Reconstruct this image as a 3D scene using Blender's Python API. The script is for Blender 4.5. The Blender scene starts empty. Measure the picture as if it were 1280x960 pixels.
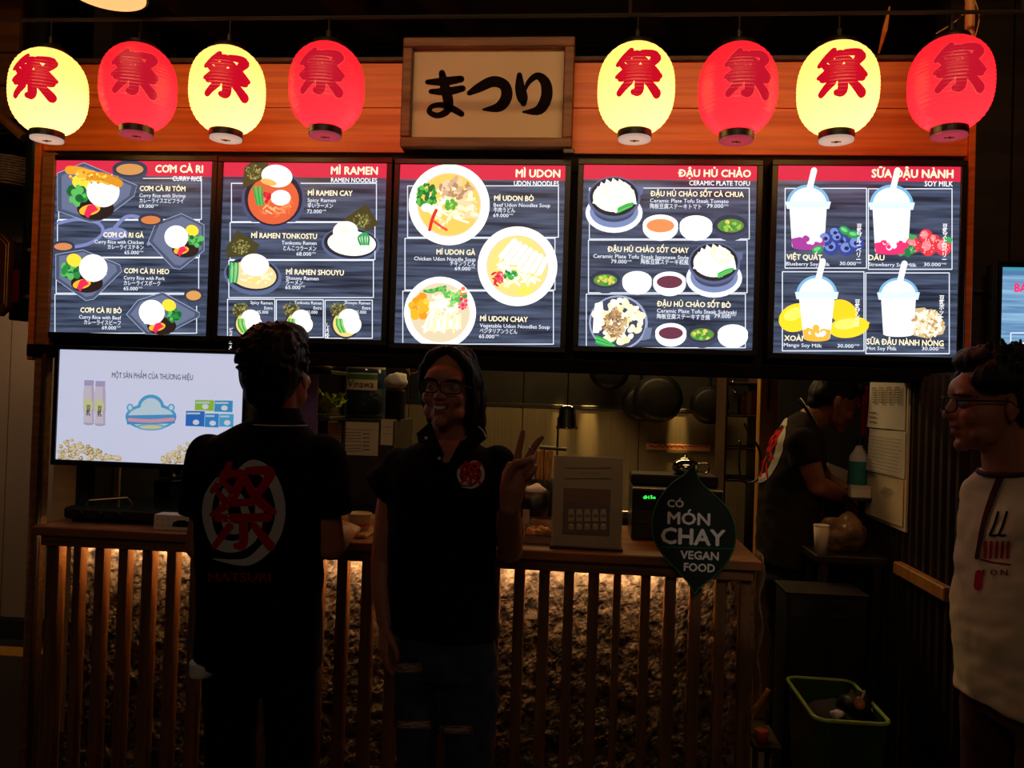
import bpy, bmesh, math, random
from math import sin, cos, tan, pi, radians as R, sqrt, exp
from mathutils import Vector as V, Matrix, noise
from mathutils.bvhtree import BVHTree

SC = bpy.context.scene
COL = SC.collection
random.seed(7)

# ------------------------------------------------------------------ camera
FPX = 1035.0
YAW, PITCH, ROLL = R(5.1), R(0.8), R(1.85)
CAM = V((0, 0, 1.48))
_f0 = V((-sin(YAW), cos(YAW), 0)); _r0 = V((cos(YAW), sin(YAW), 0)); _z = V((0, 0, 1))
FW = _f0 * cos(PITCH) + _z * sin(PITCH)
_u0 = _z * cos(PITCH) - _f0 * sin(PITCH)
RT = _r0 * cos(ROLL) + _u0 * sin(ROLL)
UP = _u0 * cos(ROLL) - _r0 * sin(ROLL)
cd = bpy.data.cameras.new('camera'); cam = bpy.data.objects.new('camera', cd); COL.objects.link(cam)
cd.sensor_width = 36; cd.lens = 36 * FPX / 1280; cd.clip_start = 0.05
mw = Matrix.Identity(4)
for i in range(3):
    mw[i][0], mw[i][1], mw[i][2], mw[i][3] = RT[i], UP[i], -FW[i], CAM[i]
cam.matrix_world = mw
SC.camera = cam

def at(px, py, Y):
    """the point of the plane y = Y that was measured at that spot of the photograph"""
    d = FW + RT * ((px - 640) / FPX) - UP * ((py - 480) / FPX)
    return CAM + d * (Y / d.y)

# ------------------------------------------------------------------ world, exposure, large lamps
w = bpy.data.worlds.new('world'); SC.world = w; w.use_nodes = True
w.node_tree.nodes['Background'].inputs[0].default_value = (1.0, 0.62, 0.38, 1)
w.node_tree.nodes['Background'].inputs[1].default_value = 0.0015
vs = SC.view_settings
vs.view_transform = 'Standard'; vs.look = 'None'; vs.exposure = 0.0; vs.gamma = 1.0; vs.use_curve_mapping = False
SC.cycles.use_denoising = True
SC.cycles.max_bounces = 6; SC.cycles.diffuse_bounces = 3; SC.cycles.glossy_bounces = 3
SC.cycles.transmission_bounces = 6; SC.cycles.transparent_max_bounces = 8
SC.cycles.sample_clamp_indirect = 2.0

def area_light(name, loc, to, sx, sy, power, col, spread=180):
    l = bpy.data.lights.new(name, 'AREA'); l.shape = 'RECTANGLE'; l.size = sx; l.size_y = sy
    l.energy = power; l.color = col; l.spread = R(spread)
    o = bpy.data.objects.new(name, l); COL.objects.link(o); o.location = loc
    o.rotation_euler = (V(to) - V(loc)).to_track_quat('-Z', 'Y').to_euler()
    return o
def spot(name, loc, to, power, col, angle, rad=0.04, blend=0.6):
    l = bpy.data.lights.new(name, 'SPOT'); l.energy = power; l.color = col
    l.spot_size = R(angle); l.spot_blend = blend; l.shadow_soft_size = rad
    o = bpy.data.objects.new(name, l); COL.objects.link(o); o.location = loc
    o.rotation_euler = (V(to) - V(loc)).to_track_quat('-Z', 'Y').to_euler()
    return o
# food hall lamps, plus unseen lights added for leaf sign, aisle wall and fascia
area_light('hall_lamp', (-0.4, -3.2, 3.6), (0, 2.6, 1.0), 2.4, 1.2, 9.0, (1.0, 0.74, 0.52))
spot('aimed_spot', (2.7, 1.5, 2.7), (1.36, 2.15, 1.1), 7.0, (1.0, 0.80, 0.44), 50, 0.1)
spot('aimed_spot', (0.7, -1.6, 3.3), (0.545, 2.67, 1.04), 40.0, (1.0, 0.88, 0.78), 7, 0.02)  # added to brighten the leaf sign's lettering, no such spotlight seen
spot('aisle_fill_spot', (-3.0, 3.5, 2.35), (-3.25, 4.5, 1.2), 30.0, (1.0, 0.68, 0.42), 90, 0.1, 1.0)  # unseen spot added to lighten the aisle wall
area_light('fascia_fill', (-0.3, 1.3, 3.15), (-0.3, 3.0, 2.45), 3.4, 0.12, 5.0, (1.0, 0.52, 0.2), 75)  # added fill that brightens the fascia behind the lanterns, not a real lamp
# kitchen lamps; the wall and shelf spots are added, with no fixture seen
area_light('kitchen_lamp', (0.0, 4.3, 2.35), (0.0, 4.3, 0), 1.4, 0.3, 14, (1.0, 0.66, 0.26))
for _px, _e in ((699, 1.2), (735, 2.6), (849, 2.0)):
    _q = at(_px, 480, 4.86); spot('streak_spot', (_q.x, 4.80, 1.98), (_q.x + .01, 4.95, 1.28), _e * 40, (1.0, 0.66, 0.2), 11, 0.01, 0.9)  # added grazing beams imitate vertical reflections in the steel wall
spot('counter_spot', (-0.1, 3.3, 2.3), (-0.2, 2.95, 0.95), 7.0, (1.0, 0.62, 0.24), 46, 0.03)
spot('shelf_fill_spot', (-0.62, 3.14, 2.55), (-0.74, 3.55, 1.35), 7.0, (1.0, 0.66, 0.32), 48, 0.04)  # unseen spot added to light the lettuce, jar label and notices
spot('passage_spot', (0.75, 3.25, 2.4), (0.95, 3.5, 1.1), 3.2, (1.0, 0.62, 0.30), 55, 0.05)

# ------------------------------------------------------------------ colour and materials
def lin(c):
    return tuple((x / 255 / 12.92 if x / 255 <= 0.04045 else ((x / 255 + 0.055) / 1.055) ** 2.4) for x in c)
def mat(name, col, rough=0.6, metal=0.0, var=0.12, scale=8.0, stretch=(1, 1, 1), bump=0.0, col2=None, spec=0.5, alpha=None, trans=0.0, detail=4, sheen=0):
    m = bpy.data.materials.new(name); m.use_nodes = True
    nt = m.node_tree; N = nt.nodes; L = nt.links; b = N['Principled BSDF']
    c = lin(col); c2 = lin(col2) if col2 else tuple(x * (1 - var) for x in c)
    c1 = c if col2 else tuple(min(1, x * (1 + var)) for x in c)
    tc = N.new('ShaderNodeTexCoord'); mp = N.new('ShaderNodeMapping'); mp.inputs['Scale'].default_value = stretch
    nz = N.new('ShaderNodeTexNoise'); nz.inputs['Scale'].default_value = scale; nz.inputs['Detail'].default_value = detail
    mx = N.new('ShaderNodeMix'); mx.data_type = 'RGBA'
    L.new(tc.outputs['Object'], mp.inputs[0]); L.new(mp.outputs[0], nz.inputs['Vector'])
    rp = N.new('ShaderNodeMapRange'); rp.inputs[1].default_value = 0.35; rp.inputs[2].default_value = 0.65
    L.new(nz.outputs['Fac'], rp.inputs[0]); L.new(rp.outputs[0], mx.inputs[0])
    mx.inputs[6].default_value = (*c1, 1); mx.inputs[7].default_value = (*c2, 1)
    L.new(mx.outputs[2], b.inputs['Base Color'])
    b.inputs['Roughness'].default_value = rough; b.inputs['Metallic'].default_value = metal
    b.inputs['Specular IOR Level'].default_value = spec
    if sheen: b.inputs['Sheen Weight'].default_value = sheen
    if alpha is not None: b.inputs['Alpha'].default_value = alpha
    if trans: b.inputs['Transmission Weight'].default_value = trans
    if bump:
        bp = N.new('ShaderNodeBump'); bp.inputs['Strength'].default_value = bump; bp.inputs['Distance'].default_value = 0.01
        L.new(nz.outputs['Fac'], bp.inputs['Height']); L.new(bp.outputs[0], b.inputs['Normal'])
    return m
def wood(name, c1, c2, rough=0.45, scale=3.0, stretch=(1, 8, 14)):
    return mat(name, c1, rough, 0, 0.1, scale, stretch, 0.12, c2, detail=8)
def emis(name, col, strength, sampling='AUTO'):
    m = bpy.data.materials.new(name); m.use_nodes = True; N = m.node_tree.nodes; L = m.node_tree.links
    b = N['Principled BSDF']; b.inputs['Base Color'].default_value = (*[x * 0.6 for x in lin(col)], 1)
    b.inputs['Roughness'].default_value = 0.5
    b.inputs['Emission Color'].default_value = (*lin(col), 1); b.inputs['Emission Strength'].default_value = strength
    m.cycles.emission_sampling = sampling
    return m
def attr_mat(name, strength=0.0, rough=0.6):
    """colour of flat print, read from the mesh; lit from behind when strength > 0"""
    m = bpy.data.materials.new(name); m.use_nodes = True; N = m.node_tree.nodes; L = m.node_tree.links
    b = N['Principled BSDF']; a = N.new('ShaderNodeAttribute'); a.attribute_name = 'Col'
    b.inputs['Roughness'].default_value = rough
    if strength:
        b.inputs['Base Color'].default_value = (0.01, 0.01, 0.01, 1)
        L.new(a.outputs['Color'], b.inputs['Emission Color']); b.inputs['Emission Strength'].default_value = strength
        m.cycles.emission_sampling = 'NONE'
    else:
        L.new(a.outputs['Color'], b.inputs['Base Color'])
    return m

M = dict(
    orange_wood=wood('orange_wood', (236, 128, 44), (206, 96, 26), 0.4, 2.5, (0.7, 8, 22)),
    frame_wood=wood('frame_wood', (150, 104, 62), (112, 74, 42), 0.5, 5),
    top_wood=wood('top_wood', (160, 108, 66), (124, 80, 46), 0.35, 2.0, (1, 8, 8)),
    slat_wood=wood('slat_wood', (142, 96, 56), (108, 70, 40), 0.5, 3.0, (12, 12, 1)),
    dark_wood=wood('dark_wood', (70, 44, 28), (44, 28, 18), 0.55, 3.0, (10, 10, 1)),
    post_wood=wood('post_wood', (196, 140, 72), (160, 108, 50), 0.5, 3.0, (10, 10, 1)),
    stone=mat('stone', (112, 97, 82), 0.95, 0, 0.3, 34, (1, 1, 1), 0.3, (28, 22, 17), spec=0.1, detail=8),
    black=mat('black_plastic', (14, 14, 16), 0.35, 0, 0.1, 20),
    matte_black=mat('matte_black', (16, 15, 15), 0.8, 0, 0.2, 8),
    void=mat('dark_paint', (22, 20, 19), 0.9, 0, 0.3, 3),
    ceiling=mat('ceiling_paint', (44, 40, 36), 0.9, 0, 0.35, 1.5),
    floor=mat('floor_tile', (58, 48, 42), 0.35, 0, 0.2, 3),
    steel=mat('steel', (176, 170, 160), 0.30, 1.0, 0.06, 5, (40, 40, 1), 0.03),
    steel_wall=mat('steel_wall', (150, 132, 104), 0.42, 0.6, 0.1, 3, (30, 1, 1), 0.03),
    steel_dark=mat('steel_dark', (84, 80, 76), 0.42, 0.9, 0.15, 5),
    chrome=mat('chrome', (225, 220, 210), 0.10, 1.0, 0.02, 5),
    iron=mat('iron', (34, 30, 28), 0.45, 0.6, 0.3, 12, bump=0.1),
    grey_paint=mat('grey_paint', (132, 112, 92), 0.8, 0, 0.12, 2.0),
    corrugated=mat('corrugated_sheet', (46, 38, 32), 0.6, 0.3, 0.35, 3, (1, 1, 6)),
    paper=mat('paper', (222, 205, 176), 0.8, 0, 0.05, 6),
    card=mat('card', (226, 218, 210), 0.75, 0, 0.05, 6),
    sign_face=mat('sign_paper', (204, 192, 172), 0.75, 0, 0.04, 4),
    ink=mat('ink', (16, 12, 12), 0.6, 0, 0.1, 20),
    red_ink=mat('red_ink', (196, 24, 40), 0.7, 0, 0.12, 30),
    white_ink=mat('white_ink', (226, 220, 214), 0.8, 0, 0.08, 40),
    shirt=mat('shirt_cotton', (17, 15, 18), 0.95, 0, 0.25, 60, bump=0.1, spec=0.15),
    shirt_brown=mat('brown_shirt_cotton', (44, 36, 30), 0.95, 0, 0.2, 40, bump=0.1, spec=0.15),  # lighter and browner than the other shirt cotton
    denim=mat('denim', (52, 62, 84), 0.95, 0, 0.3, 22, bump=0.15, spec=0.2),
    black_jeans=mat('black_denim', (15, 15, 18), 0.95, 0, 0.2, 40, spec=0.2),
    tee=mat('white_cotton', (226, 206, 164), 0.9, 0, 0.05, 9, bump=0.1),
    hair=mat('black_hair', (12, 9, 9), 0.55, 0, 0.5, 12, (30, 30, 2), 0.3, spec=0.3),
    glass=mat('clear_plastic', (190, 215, 225), 0.08, 0, 0.03, 5, alpha=0.28),
    water_blue=mat('blue_plastic', (44, 66, 96), 0.15, 0, 0.1, 5, alpha=0.65),
    lens=mat('lens', (225, 215, 205), 0.05, 0, 0.02, 5, alpha=0.10),
    red=mat('red_plastic', (180, 24, 30), 0.4, 0, 0.1, 8),
    orange=mat('orange_plastic', (220, 92, 30), 0.5, 0, 0.1, 8),
    yellow_rope=mat('yellow_rope', (206, 140, 48), 0.7, 0, 0.25, 60, bump=0.4),
    green_bin=mat('green_plastic', (44, 74, 20), 0.4, 0, 0.1, 8),
    lime=mat('lime_plastic', (164, 196, 60), 0.35, 0, 0.08, 8),
    leaf=mat('lettuce', (166, 186, 56), 0.5, 0, 0.3, 20, bump=0.4, col2=(116, 140, 34)),
    purple=mat('lilac_sheet', (150, 120, 190), 0.4, 0, 0.08, 8),
    food=mat('fried_food', (206, 134, 68), 0.6, 0, 0.3, 30, bump=0.4, col2=(150, 78, 34)),
    greens=mat('dark_greens', (46, 50, 26), 0.6, 0, 0.4, 30),
    leaf_sign=mat('leaf_sign', (8, 26, 16), 0.55, 0, 0.1, 5),
    leaf_edge=mat('leaf_edge', (30, 120, 70), 0.5, 0, 0.05, 8),
    yellow_paint=mat('yellow_paint', (190, 130, 40), 0.7, 0, 0.1, 8),
    jar_cap=mat('jar_cap', (190, 170, 120), 0.4, 0, 0.1, 8),
    wicker=mat('wicker', (150, 128, 112), 0.8, 0, 0.3, 60),
    maroon=mat('maroon_board', (66, 28, 18), 0.5, 0, 0.1, 8),
    gold=mat('gold_trim', (200, 150, 70), 0.35, 0.8, 0.1, 8),
    skin_plain=mat('skin_plain', (188, 128, 98), 0.55, 0, 0.06, 12),
    bamboo=mat('bamboo_sticks', (206, 150, 84), 0.5, 0, 0.12, 20),
    teal=mat('teal_label', (60, 150, 140), 0.5, 0, 0.15, 8),
)
PRINT = attr_mat('print', 0, .95); PRINT.node_tree.nodes['Principled BSDF'].inputs['Specular IOR Level'].default_value = .1
SCREEN = attr_mat('screen_print', 1.28)
TVP = attr_mat('tv_print', 0.62)

# ------------------------------------------------------------------ objects
def obj(name, bm, m, parent=None, smooth=False, kind=None, label=None):
    """bm is built in world coordinates; its origin goes to the parent's, or to its own base"""
    me = bpy.data.meshes.new(name)
    if isinstance(bm, bpy.types.Mesh): me = bm
    else:
        bm.to_mesh(me); bm.free()
    if m is not None and not me.materials:
        for q in (m if isinstance(m, (list, tuple)) else [m]): me.materials.append(M[q] if isinstance(q, str) else q)
    o = bpy.data.objects.new(name, me); COL.objects.link(o)
    if parent is not None:
        org = ORG[parent.name]; ORG[o.name] = org
    else:
        xs = [v.co for v in me.vertices]
        lo = V((min(c.x for c in xs), min(c.y for c in xs), min(c.z for c in xs))); hi = V((max(c.x for c in xs), max(c.y for c in xs), max(c.z for c in xs)))
        org = V(((lo.x + hi.x) / 2, (lo.y + hi.y) / 2, lo.z)); ORG[o.name] = org; o.location = org
    me.transform(Matrix.Translation(-org))
    if parent is not None: o.parent = parent
    if smooth: me.shade_smooth()
    if kind: o['kind'] = kind
    if label: o['label'] = label
    return o
ORG = {}
def tag(o, label, cat, group=None):
    o['label'] = label; o['category'] = cat
    if group: o['group'] = group
    return o
def thing(name, loc, label, cat, group=None):
    o = bpy.data.objects.new(name, None); COL.objects.link(o); o.location = loc; ORG[o.name] = V(loc)
    o.empty_display_size = 0.05
    return tag(o, label, cat, group)
def dup(o, parent=None):
    c = o.copy(); COL.objects.link(c); ORG[c.name] = ORG.get(o.name, V())
    if parent is not None: c.parent = parent
    for ch in list(o.children): dup(ch, c)
    return c
def struct(name, bm, m, **k):
    return obj(name, bm, m, kind='structure', **k)

# ------------------------------------------------------------------ shapes
def B(): return bmesh.new()
def box(bm, lo, hi, bev=0.0, rot=None):
    c = [(a + b) / 2 for a, b in zip(lo, hi)]; s = [abs(b - a) for a, b in zip(lo, hi)]
    mtx = Matrix.Translation(c) @ (rot.to_4x4() if rot else Matrix.Identity(4)) @ Matrix.Diagonal((*s, 1))
    r = bmesh.ops.create_cube(bm, size=1.0, matrix=mtx)
    if bev > 0:
        bev = min(bev, min(s) * 0.45)
        es = list({e for v in r['verts'] for e in v.link_edges})
        bmesh.ops.bevel(bm, geom=es, offset=bev, segments=1, affect='EDGES')
    return bm
def quad(bm, pts):
    vs = [bm.verts.new(p) for p in pts]; return bm.faces.new(vs)
def prism(bm, pts, d, close=True):
    """polygon (list of 3D points, in order) extruded by vector d"""
    d = V(d); a = [bm.verts.new(p) for p in pts]; b = [bm.verts.new(V(p) + d) for p in pts]
    n = len(a); f1 = bm.faces.new(a); f2 = bm.faces.new(b[::-1])
    for i in range(n): bm.faces.new((a[i], b[i], b[(i + 1) % n], a[(i + 1) % n]))
    bmesh.ops.recalc_face_normals(bm, faces=bm.faces[:]) if len(bm.faces) < 4000 else None
    return bm
def frame_axes(d):
    d = V(d).normalized(); a = V((0, 0, 1)) if abs(d.z) < 0.9 else V((1, 0, 0))
    x = d.cross(a).normalized(); y = d.cross(x).normalized(); return x, y
def tube(bm, pts, r, n=10, closed=False):
    """round bar through pts; r a number or one per point"""
    P = [V(p) for p in pts]; rs = r if isinstance(r, (list, tuple)) else [r] * len(P)
    rings = []; px = None
    for i, p in enumerate(P):
        a = P[i - 1] if (i > 0 or closed) else P[i]; b = P[(i + 1) % len(P)] if (i < len(P) - 1 or closed) else P[i]
        d = (b - a)
        if d.length < 1e-9: d = V((0, 0, 1))
        d.normalize()
        if px is None: x, y = frame_axes(d)
        else:
            x = px - d * px.dot(d); x = x.normalized() if x.length > 1e-6 else frame_axes(d)[0]; y = d.cross(x)
        px = x
        rings.append([bm.verts.new(p + (x * cos(2 * pi * k / n) + y * sin(2 * pi * k / n)) * rs[i]) for k in range(n)])
    m = len(rings)
    for i in range(m if closed else m - 1):
        A, C = rings[i], rings[(i + 1) % m]
        for k in range(n): bm.faces.new((A[k], A[(k + 1) % n], C[(k + 1) % n], C[k]))
    if not closed:
        bm.faces.new(rings[0][::-1]); bm.faces.new(rings[-1])
    return bm
def lathe(bm, prof, c, n=32, sq=None, caps=True):
    """profile [(radius, z)] turned about the vertical through c"""
    c = V(c); rings = []
    for r, z in prof:
        rings.append([bm.verts.new(c + V((r * cos(2 * pi * k / n), r * sin(2 * pi * k / n), z))) for k in range(n)])
    for i in range(len(rings) - 1):
        for k in range(n): bm.faces.new((rings[i][k], rings[i][(k + 1) % n], rings[i + 1][(k + 1) % n], rings[i + 1][k]))
    if caps:
        if prof[0][0] > 1e-5: bm.faces.new(rings[0][::-1])
        if prof[-1][0] > 1e-5: bm.faces.new(rings[-1])
    return bm
def ball(bm, c, r, sub=3, rot=None):
    s = r if isinstance(r, (list, tuple)) else (r, r, r)
    m = Matrix.Translation(c) @ (rot.to_4x4() if rot else Matrix.Identity(4)) @ Matrix.Diagonal((*s, 1))
    bmesh.ops.create_icosphere(bm, subdivisions=sub, radius=1, matrix=m); return bm
def chain(bm, pr, sub=3, n=16):
    for i, (p, r) in enumerate(pr):
        ball(bm, p, r, sub)
        if i: tube(bm, [pr[i - 1][0], p], [pr[i - 1][1], r], n)
    return bm
def loft(bm, rings, n=28, pw=2.0):
    """rings: (centre, rx, ry, xdir, ydir); superellipse sections; closed ends"""
    RS = []
    for c, rx, ry, xd, yd in rings:
        c = V(c); L = []
        for k in range(n):
            t = 2 * pi * k / n; a, b = cos(t), sin(t)
            a = math.copysign(abs(a) ** (2 / pw), a); b = math.copysign(abs(b) ** (2 / pw), b)
            L.append(bm.verts.new(c + V(xd) * (rx * a) + V(yd) * (ry * b)))
        RS.append(L)
    for i in range(len(RS) - 1):
        for k in range(n): bm.faces.new((RS[i][k], RS[i][(k + 1) % n], RS[i + 1][(k + 1) % n], RS[i + 1][k]))
    bm.faces.new(RS[0][::-1]); bm.faces.new(RS[-1])
    return bm
def smooth_path(pts, k=5):
    """Catmull-Rom through tuples of any length"""
    P = [tuple(p) for p in pts]
    if len(P) < 3: 
        return [tuple(a + (b - a) * t / k for a, b in zip(P[0], P[1])) for t in range(k + 1)]
    out = []
    for i in range(len(P) - 1):
        p0 = P[max(i - 1, 0)]; p1 = P[i]; p2 = P[i + 1]; p3 = P[min(i + 2, len(P) - 1)]
        for j in range(k):
            t = j / k
            out.append(tuple(0.5 * (2 * b + (c - a) * t + (2 * a - 5 * b + 4 * c - d) * t * t + (3 * b - a - 3 * c + d) * t ** 3) for a, b, c, d in zip(p0, p1, p2, p3)))
    out.append(P[-1]); return out
def stroke2d(pts, k=5, straight=False):
    """brush stroke: pts (x, y, width) -> verts2d, faces; strip three across plus round ends"""
    S = smooth_path(pts, k) if not straight else [tuple(p) for p in pts]
    v = []; f = []
    for i, (x, y, wd) in enumerate(S):
        a = S[max(i - 1, 0)]; b = S[min(i + 1, len(S) - 1)]
        dx, dy = b[0] - a[0], b[1] - a[1]; l = sqrt(dx * dx + dy * dy) or 1; nx, ny = -dy / l, dx / l
        for s in (-0.5, 0, 0.5): v.append((x + nx * wd * s, y + ny * wd * s))
        if i:
            q = (i - 1) * 3
            for j in (0, 1): f.append((q + j, q + j + 1, q + j + 4, q + j + 3))
    for (x, y, wd) in (S[0], S[-1]):
        if wd > 0:
            c = len(v); v.append((x, y)); n = 10
            for t in range(n): v.append((x + wd / 2 * cos(2 * pi * t / n), y + wd / 2 * sin(2 * pi * t / n)))
            for t in range(n): f.append((c, c + 1 + t, c + 1 + (t + 1) % n))
    return v, f
# strokes of the festival character, unit box, y up: (x, y, width factor)
KANJI = [
    [(0.30, 1.00, .7), (0.20, 0.84, 1), (0.03, 0.68, .6)],
    [(0.26, 0.87, .8), (0.48, 0.88, 1), (0.43, 0.72, 1), (0.27, 0.53, 1), (0.02, 0.40, .5)],
    [(0.22, 0.77, .6), (0.33, 0.68, .8)], [(0.12, 0.66, .6), (0.23, 0.56, .8)],
    [(0.58, 0.92, .8), (0.92, 0.91, 1.1), (0.84, 0.76, 1), (0.70, 0.60, .6)],
    [(0.54, 0.84, .7), (0.66, 0.66, 1), (0.82, 0.52, 1.1), (0.99, 0.43, .6)],
    [(0.36, 0.54, .8), (0.66, 0.55, .9)], [(0.12, 0.36, .9), (0.90, 0.37, 1)],
    [(0.51, 0.36, 1), (0.51, 0.06, 1), (0.40, 0.03, .7)],
    [(0.30, 0.26, .9), (0.07, 0.03, .7)], [(0.68, 0.27, .8), (0.93, 0.03, 1.1)]]

# ------------------------------------------------------------------ text as thin geometry
_tc = {}
def text_mesh(s, spacing=1.0):
    key = (s, spacing)
    if key in _tc: return _tc[key]
    c = bpy.data.curves.new('t', 'FONT'); c.body = s; c.size = 1; c.resolution_u = 2; c.space_character = spacing; c.space_line = 0.78
    c.align_x = 'CENTER' if '\n' in s else 'LEFT'
    o = bpy.data.objects.new('t', c); COL.objects.link(o)
    me = bpy.data.meshes.new_from_object(o.evaluated_get(bpy.context.evaluated_depsgraph_get()))
    v = [(a.co.x, a.co.y) for a in me.vertices]; f = [tuple(p.vertices) for p in me.polygons]
    bpy.data.objects.remove(o); bpy.data.curves.remove(c); bpy.data.meshes.remove(me)
    _tc[key] = (v, f); return _tc[key]
def plain(t): return t.replace('Đ', 'D').replace('Ơ', 'O')
CAPH = max(y for x, y in text_mesh('H')[0])

class Print:
    """flat print on the plane y = Y: shapes are given where they were measured (crop pixels)"""
    def __init__(s, Y, ox, oy, sc): s.Y, s.ox, s.oy, s.sc = Y, ox, oy, sc; s.v = []; s.f = []; s.c = []; s.k = 0
    def p(s, x, y):
        q = at(s.ox + x / s.sc, s.oy + y / s.sc, s.Y); return (q.x, q.z)
    def add(s, v2, f, col, layer):
        s.k += 1; b = len(s.v); y = s.Y - layer * 0.0002 - (s.k % 36) * 0.000005
        s.v += [(x, y, z) for x, z in v2]; s.f += [tuple(i + b for i in q) for q in f]; s.c += [col] * len(f)
    def poly(s, pts, col, layer=1):
        s.add([s.p(*q) for q in pts], [tuple(range(len(pts)))], col, layer)
    def rect(s, x0, y0, x1, y1, col, layer=1):
        a = s.p(x0, y0); b = s.p(x1, y1); s.add([(a[0], a[1]), (b[0], a[1]), (b[0], b[1]), (a[0], b[1])], [(0, 1, 2, 3)], col, layer)
    def ell(s, x, y, rx, ry, col, layer=1, rot=0, n=28, a0=0, a1=2 * pi):
        c, d = cos(R(rot)), sin(R(rot)); P = []
        for k in range(n):
            t = a0 + (a1 - a0) * k / (n if a1 - a0 > 6.2 else n - 1); u, w_ = rx * cos(t), ry * sin(t)
            P.append((x + u * c - w_ * d, y + u * d + w_ * c))
        s.poly(P, col, layer)
    def line(s, pts, wd, col, layer=1, smooth=False):
        v, f = stroke2d([(x, y, wd) for x, y in pts], 5, not smooth); s.add([s.p(*q) for q in v], f, col, layer)
    def brush(s, pts, col, layer=1):
        v, f = stroke2d(pts); s.add([s.p(*q) for q in v], f, col, layer)
    def border(s, x0, y0, x1, y1, wd=4, col=(225, 232, 245), layer=2):
        for a, b in (((x0, y0), (x1, y0)), ((x1, y0), (x1, y1)), ((x1, y1), (x0, y1)), ((x0, y1), (x0, y0))):
            s.line([a, b], wd, col, layer)
    def text(s, t, x0, x1, yb, h, col=(250, 250, 250), layer=6, bold=0.0, ang=0.0):
        """t fitted between x0 and x1, baseline at yb, capitals h tall"""
        v, f = text_mesh(plain(t)); lo = min(a for a, b in v); hi = max(a for a, b in v)
        if 'Đ' in t or 'Ơ' in t:   # the crossbar and the horn of these letters
            v = list(v); f = list(f); wI = max(a for a, b in text_mesh('I')[0]) 
            for i, ch in enumerate(t):
                if ch == 'Ơ':
                    x_ = max(a for a, b in text_mesh(plain(t[:i]) + 'O')[0]); k_ = len(v)
                    v += [(x_ - .14, CAPH * .86), (x_ - .03, CAPH * .80), (x_ + .07, CAPH * .92), (x_ + .07, CAPH * 1.06), (x_ - .02, CAPH * 1.06), (x_ - .03, CAPH * .94)]; f.append(tuple(range(k_, k_ + 6)))
                if ch == 'Đ':
                    x_ = max(a for a, b in text_mesh(plain(t[:i]) + 'I')[0]) - wI; k_ = len(v)
                    v += [(x_ - .02, CAPH * .45), (x_ + .34, CAPH * .45), (x_ + .34, CAPH * .58), (x_ - .02, CAPH * .58)]; f.append((k_, k_ + 1, k_ + 2, k_ + 3))
        A = s.p(x0, yb); Bq = s.p(x1, yb); H = (s.p(x0, yb - h)[1] - A[1]) / CAPH; W = (Bq[0] - A[0]) / (hi - lo)
        for dx in ([0] if not bold else (-bold, 0, bold)):
            s.add([(A[0] + (a - lo) * W + dx * h / s.sc * 0.00011, A[1] + b * H) for a, b in v], f, col, layer)
            if bold: s.add([(A[0] + (a - lo) * W, A[1] + b * H + dx * h / s.sc * 0.00011) for a, b in v], f, col, layer)
    def specks(s, x, y, rx, ry, n, cols, r, layer=4, el=1.0, seed=1):
        g = random.Random(seed)
        for i in range(n):
            a = g.uniform(0, 2 * pi); q = sqrt(g.random()); rr = r * g.uniform(0.6, 1.3)
            s.ell(x + rx * q * cos(a), y + ry * q * sin(a), rr * el, rr / el, g.choice(cols), layer, g.uniform(0, 180), 9)
    def build(s, name, m, parent, label=None):
        me = bpy.data.meshes.new(name); me.from_pydata(s.v, [], s.f)
        at_ = me.color_attributes.new('Col', 'FLOAT_COLOR', 'CORNER'); i = 0; buf = []
        for q, c in zip(s.f, s.c): buf += [*lin(c), 1.0] * len(q)
        at_.data.foreach_set('color', buf)
        return obj(name, me, m, parent, label=label)
# ================================================================== THE SETTING
def wbox(px0, py0, px1, py1, Y0, Y1, bev=0.0, bm=None, ym=None):
    """upright box whose front face spans two measured corners on the plane y = Y0"""
    bm = bm or B(); a = at(px0, py0, Y0); b = at(px1, py1, Y0)
    return box(bm, (min(a.x, b.x), Y0, min(a.z, b.z)), (max(a.x, b.x), Y1, max(a.z, b.z)), bev)

YC = 2.75          # front of the counter's slats
YS = 2.95          # face of the menu screens
struct('floor', box(B(), (-4.2, -0.5, -0.05), (3.6, 6.2, 0)), 'floor')
ceil = struct('ceiling', box(B(), (-4.2, 0.6, 3.25), (3.6, 6.2, 3.3)), 'ceiling')
# timbers and ducts crossing the dark ceiling, each a piece of it
g = random.Random(3)
for x, y0, y1, wd, tilt in ((-2.3, 2.2, 5.6, .10, .25), (-1.45, 2.4, 5.8, .16, .30), (-1.05, 2.4, 5.8, .07, .30), (-0.2, 2.4, 5.8, .08, .32), (0.9, 2.4, 5.8, .10, -.15), (1.9, 2.2, 5.8, .10, -.2)):
    bm = B(); a = V((x, y0, 3.16)); b = V((x + tilt * (y1 - y0), y1, 3.16)); n = V((wd / 2, 0, 0))
    prism(bm, [a - n, a + n, b + n, b - n], (0, 0, 0.09)); obj('ceiling_joist', bm, 'dark_wood', ceil)
for y in (3.0, 3.9, 4.8):
    obj('ceiling_batten', box(B(), (-4.1, y, 3.06), (3.5, y + .05, 3.15)), 'void', ceil)

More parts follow.
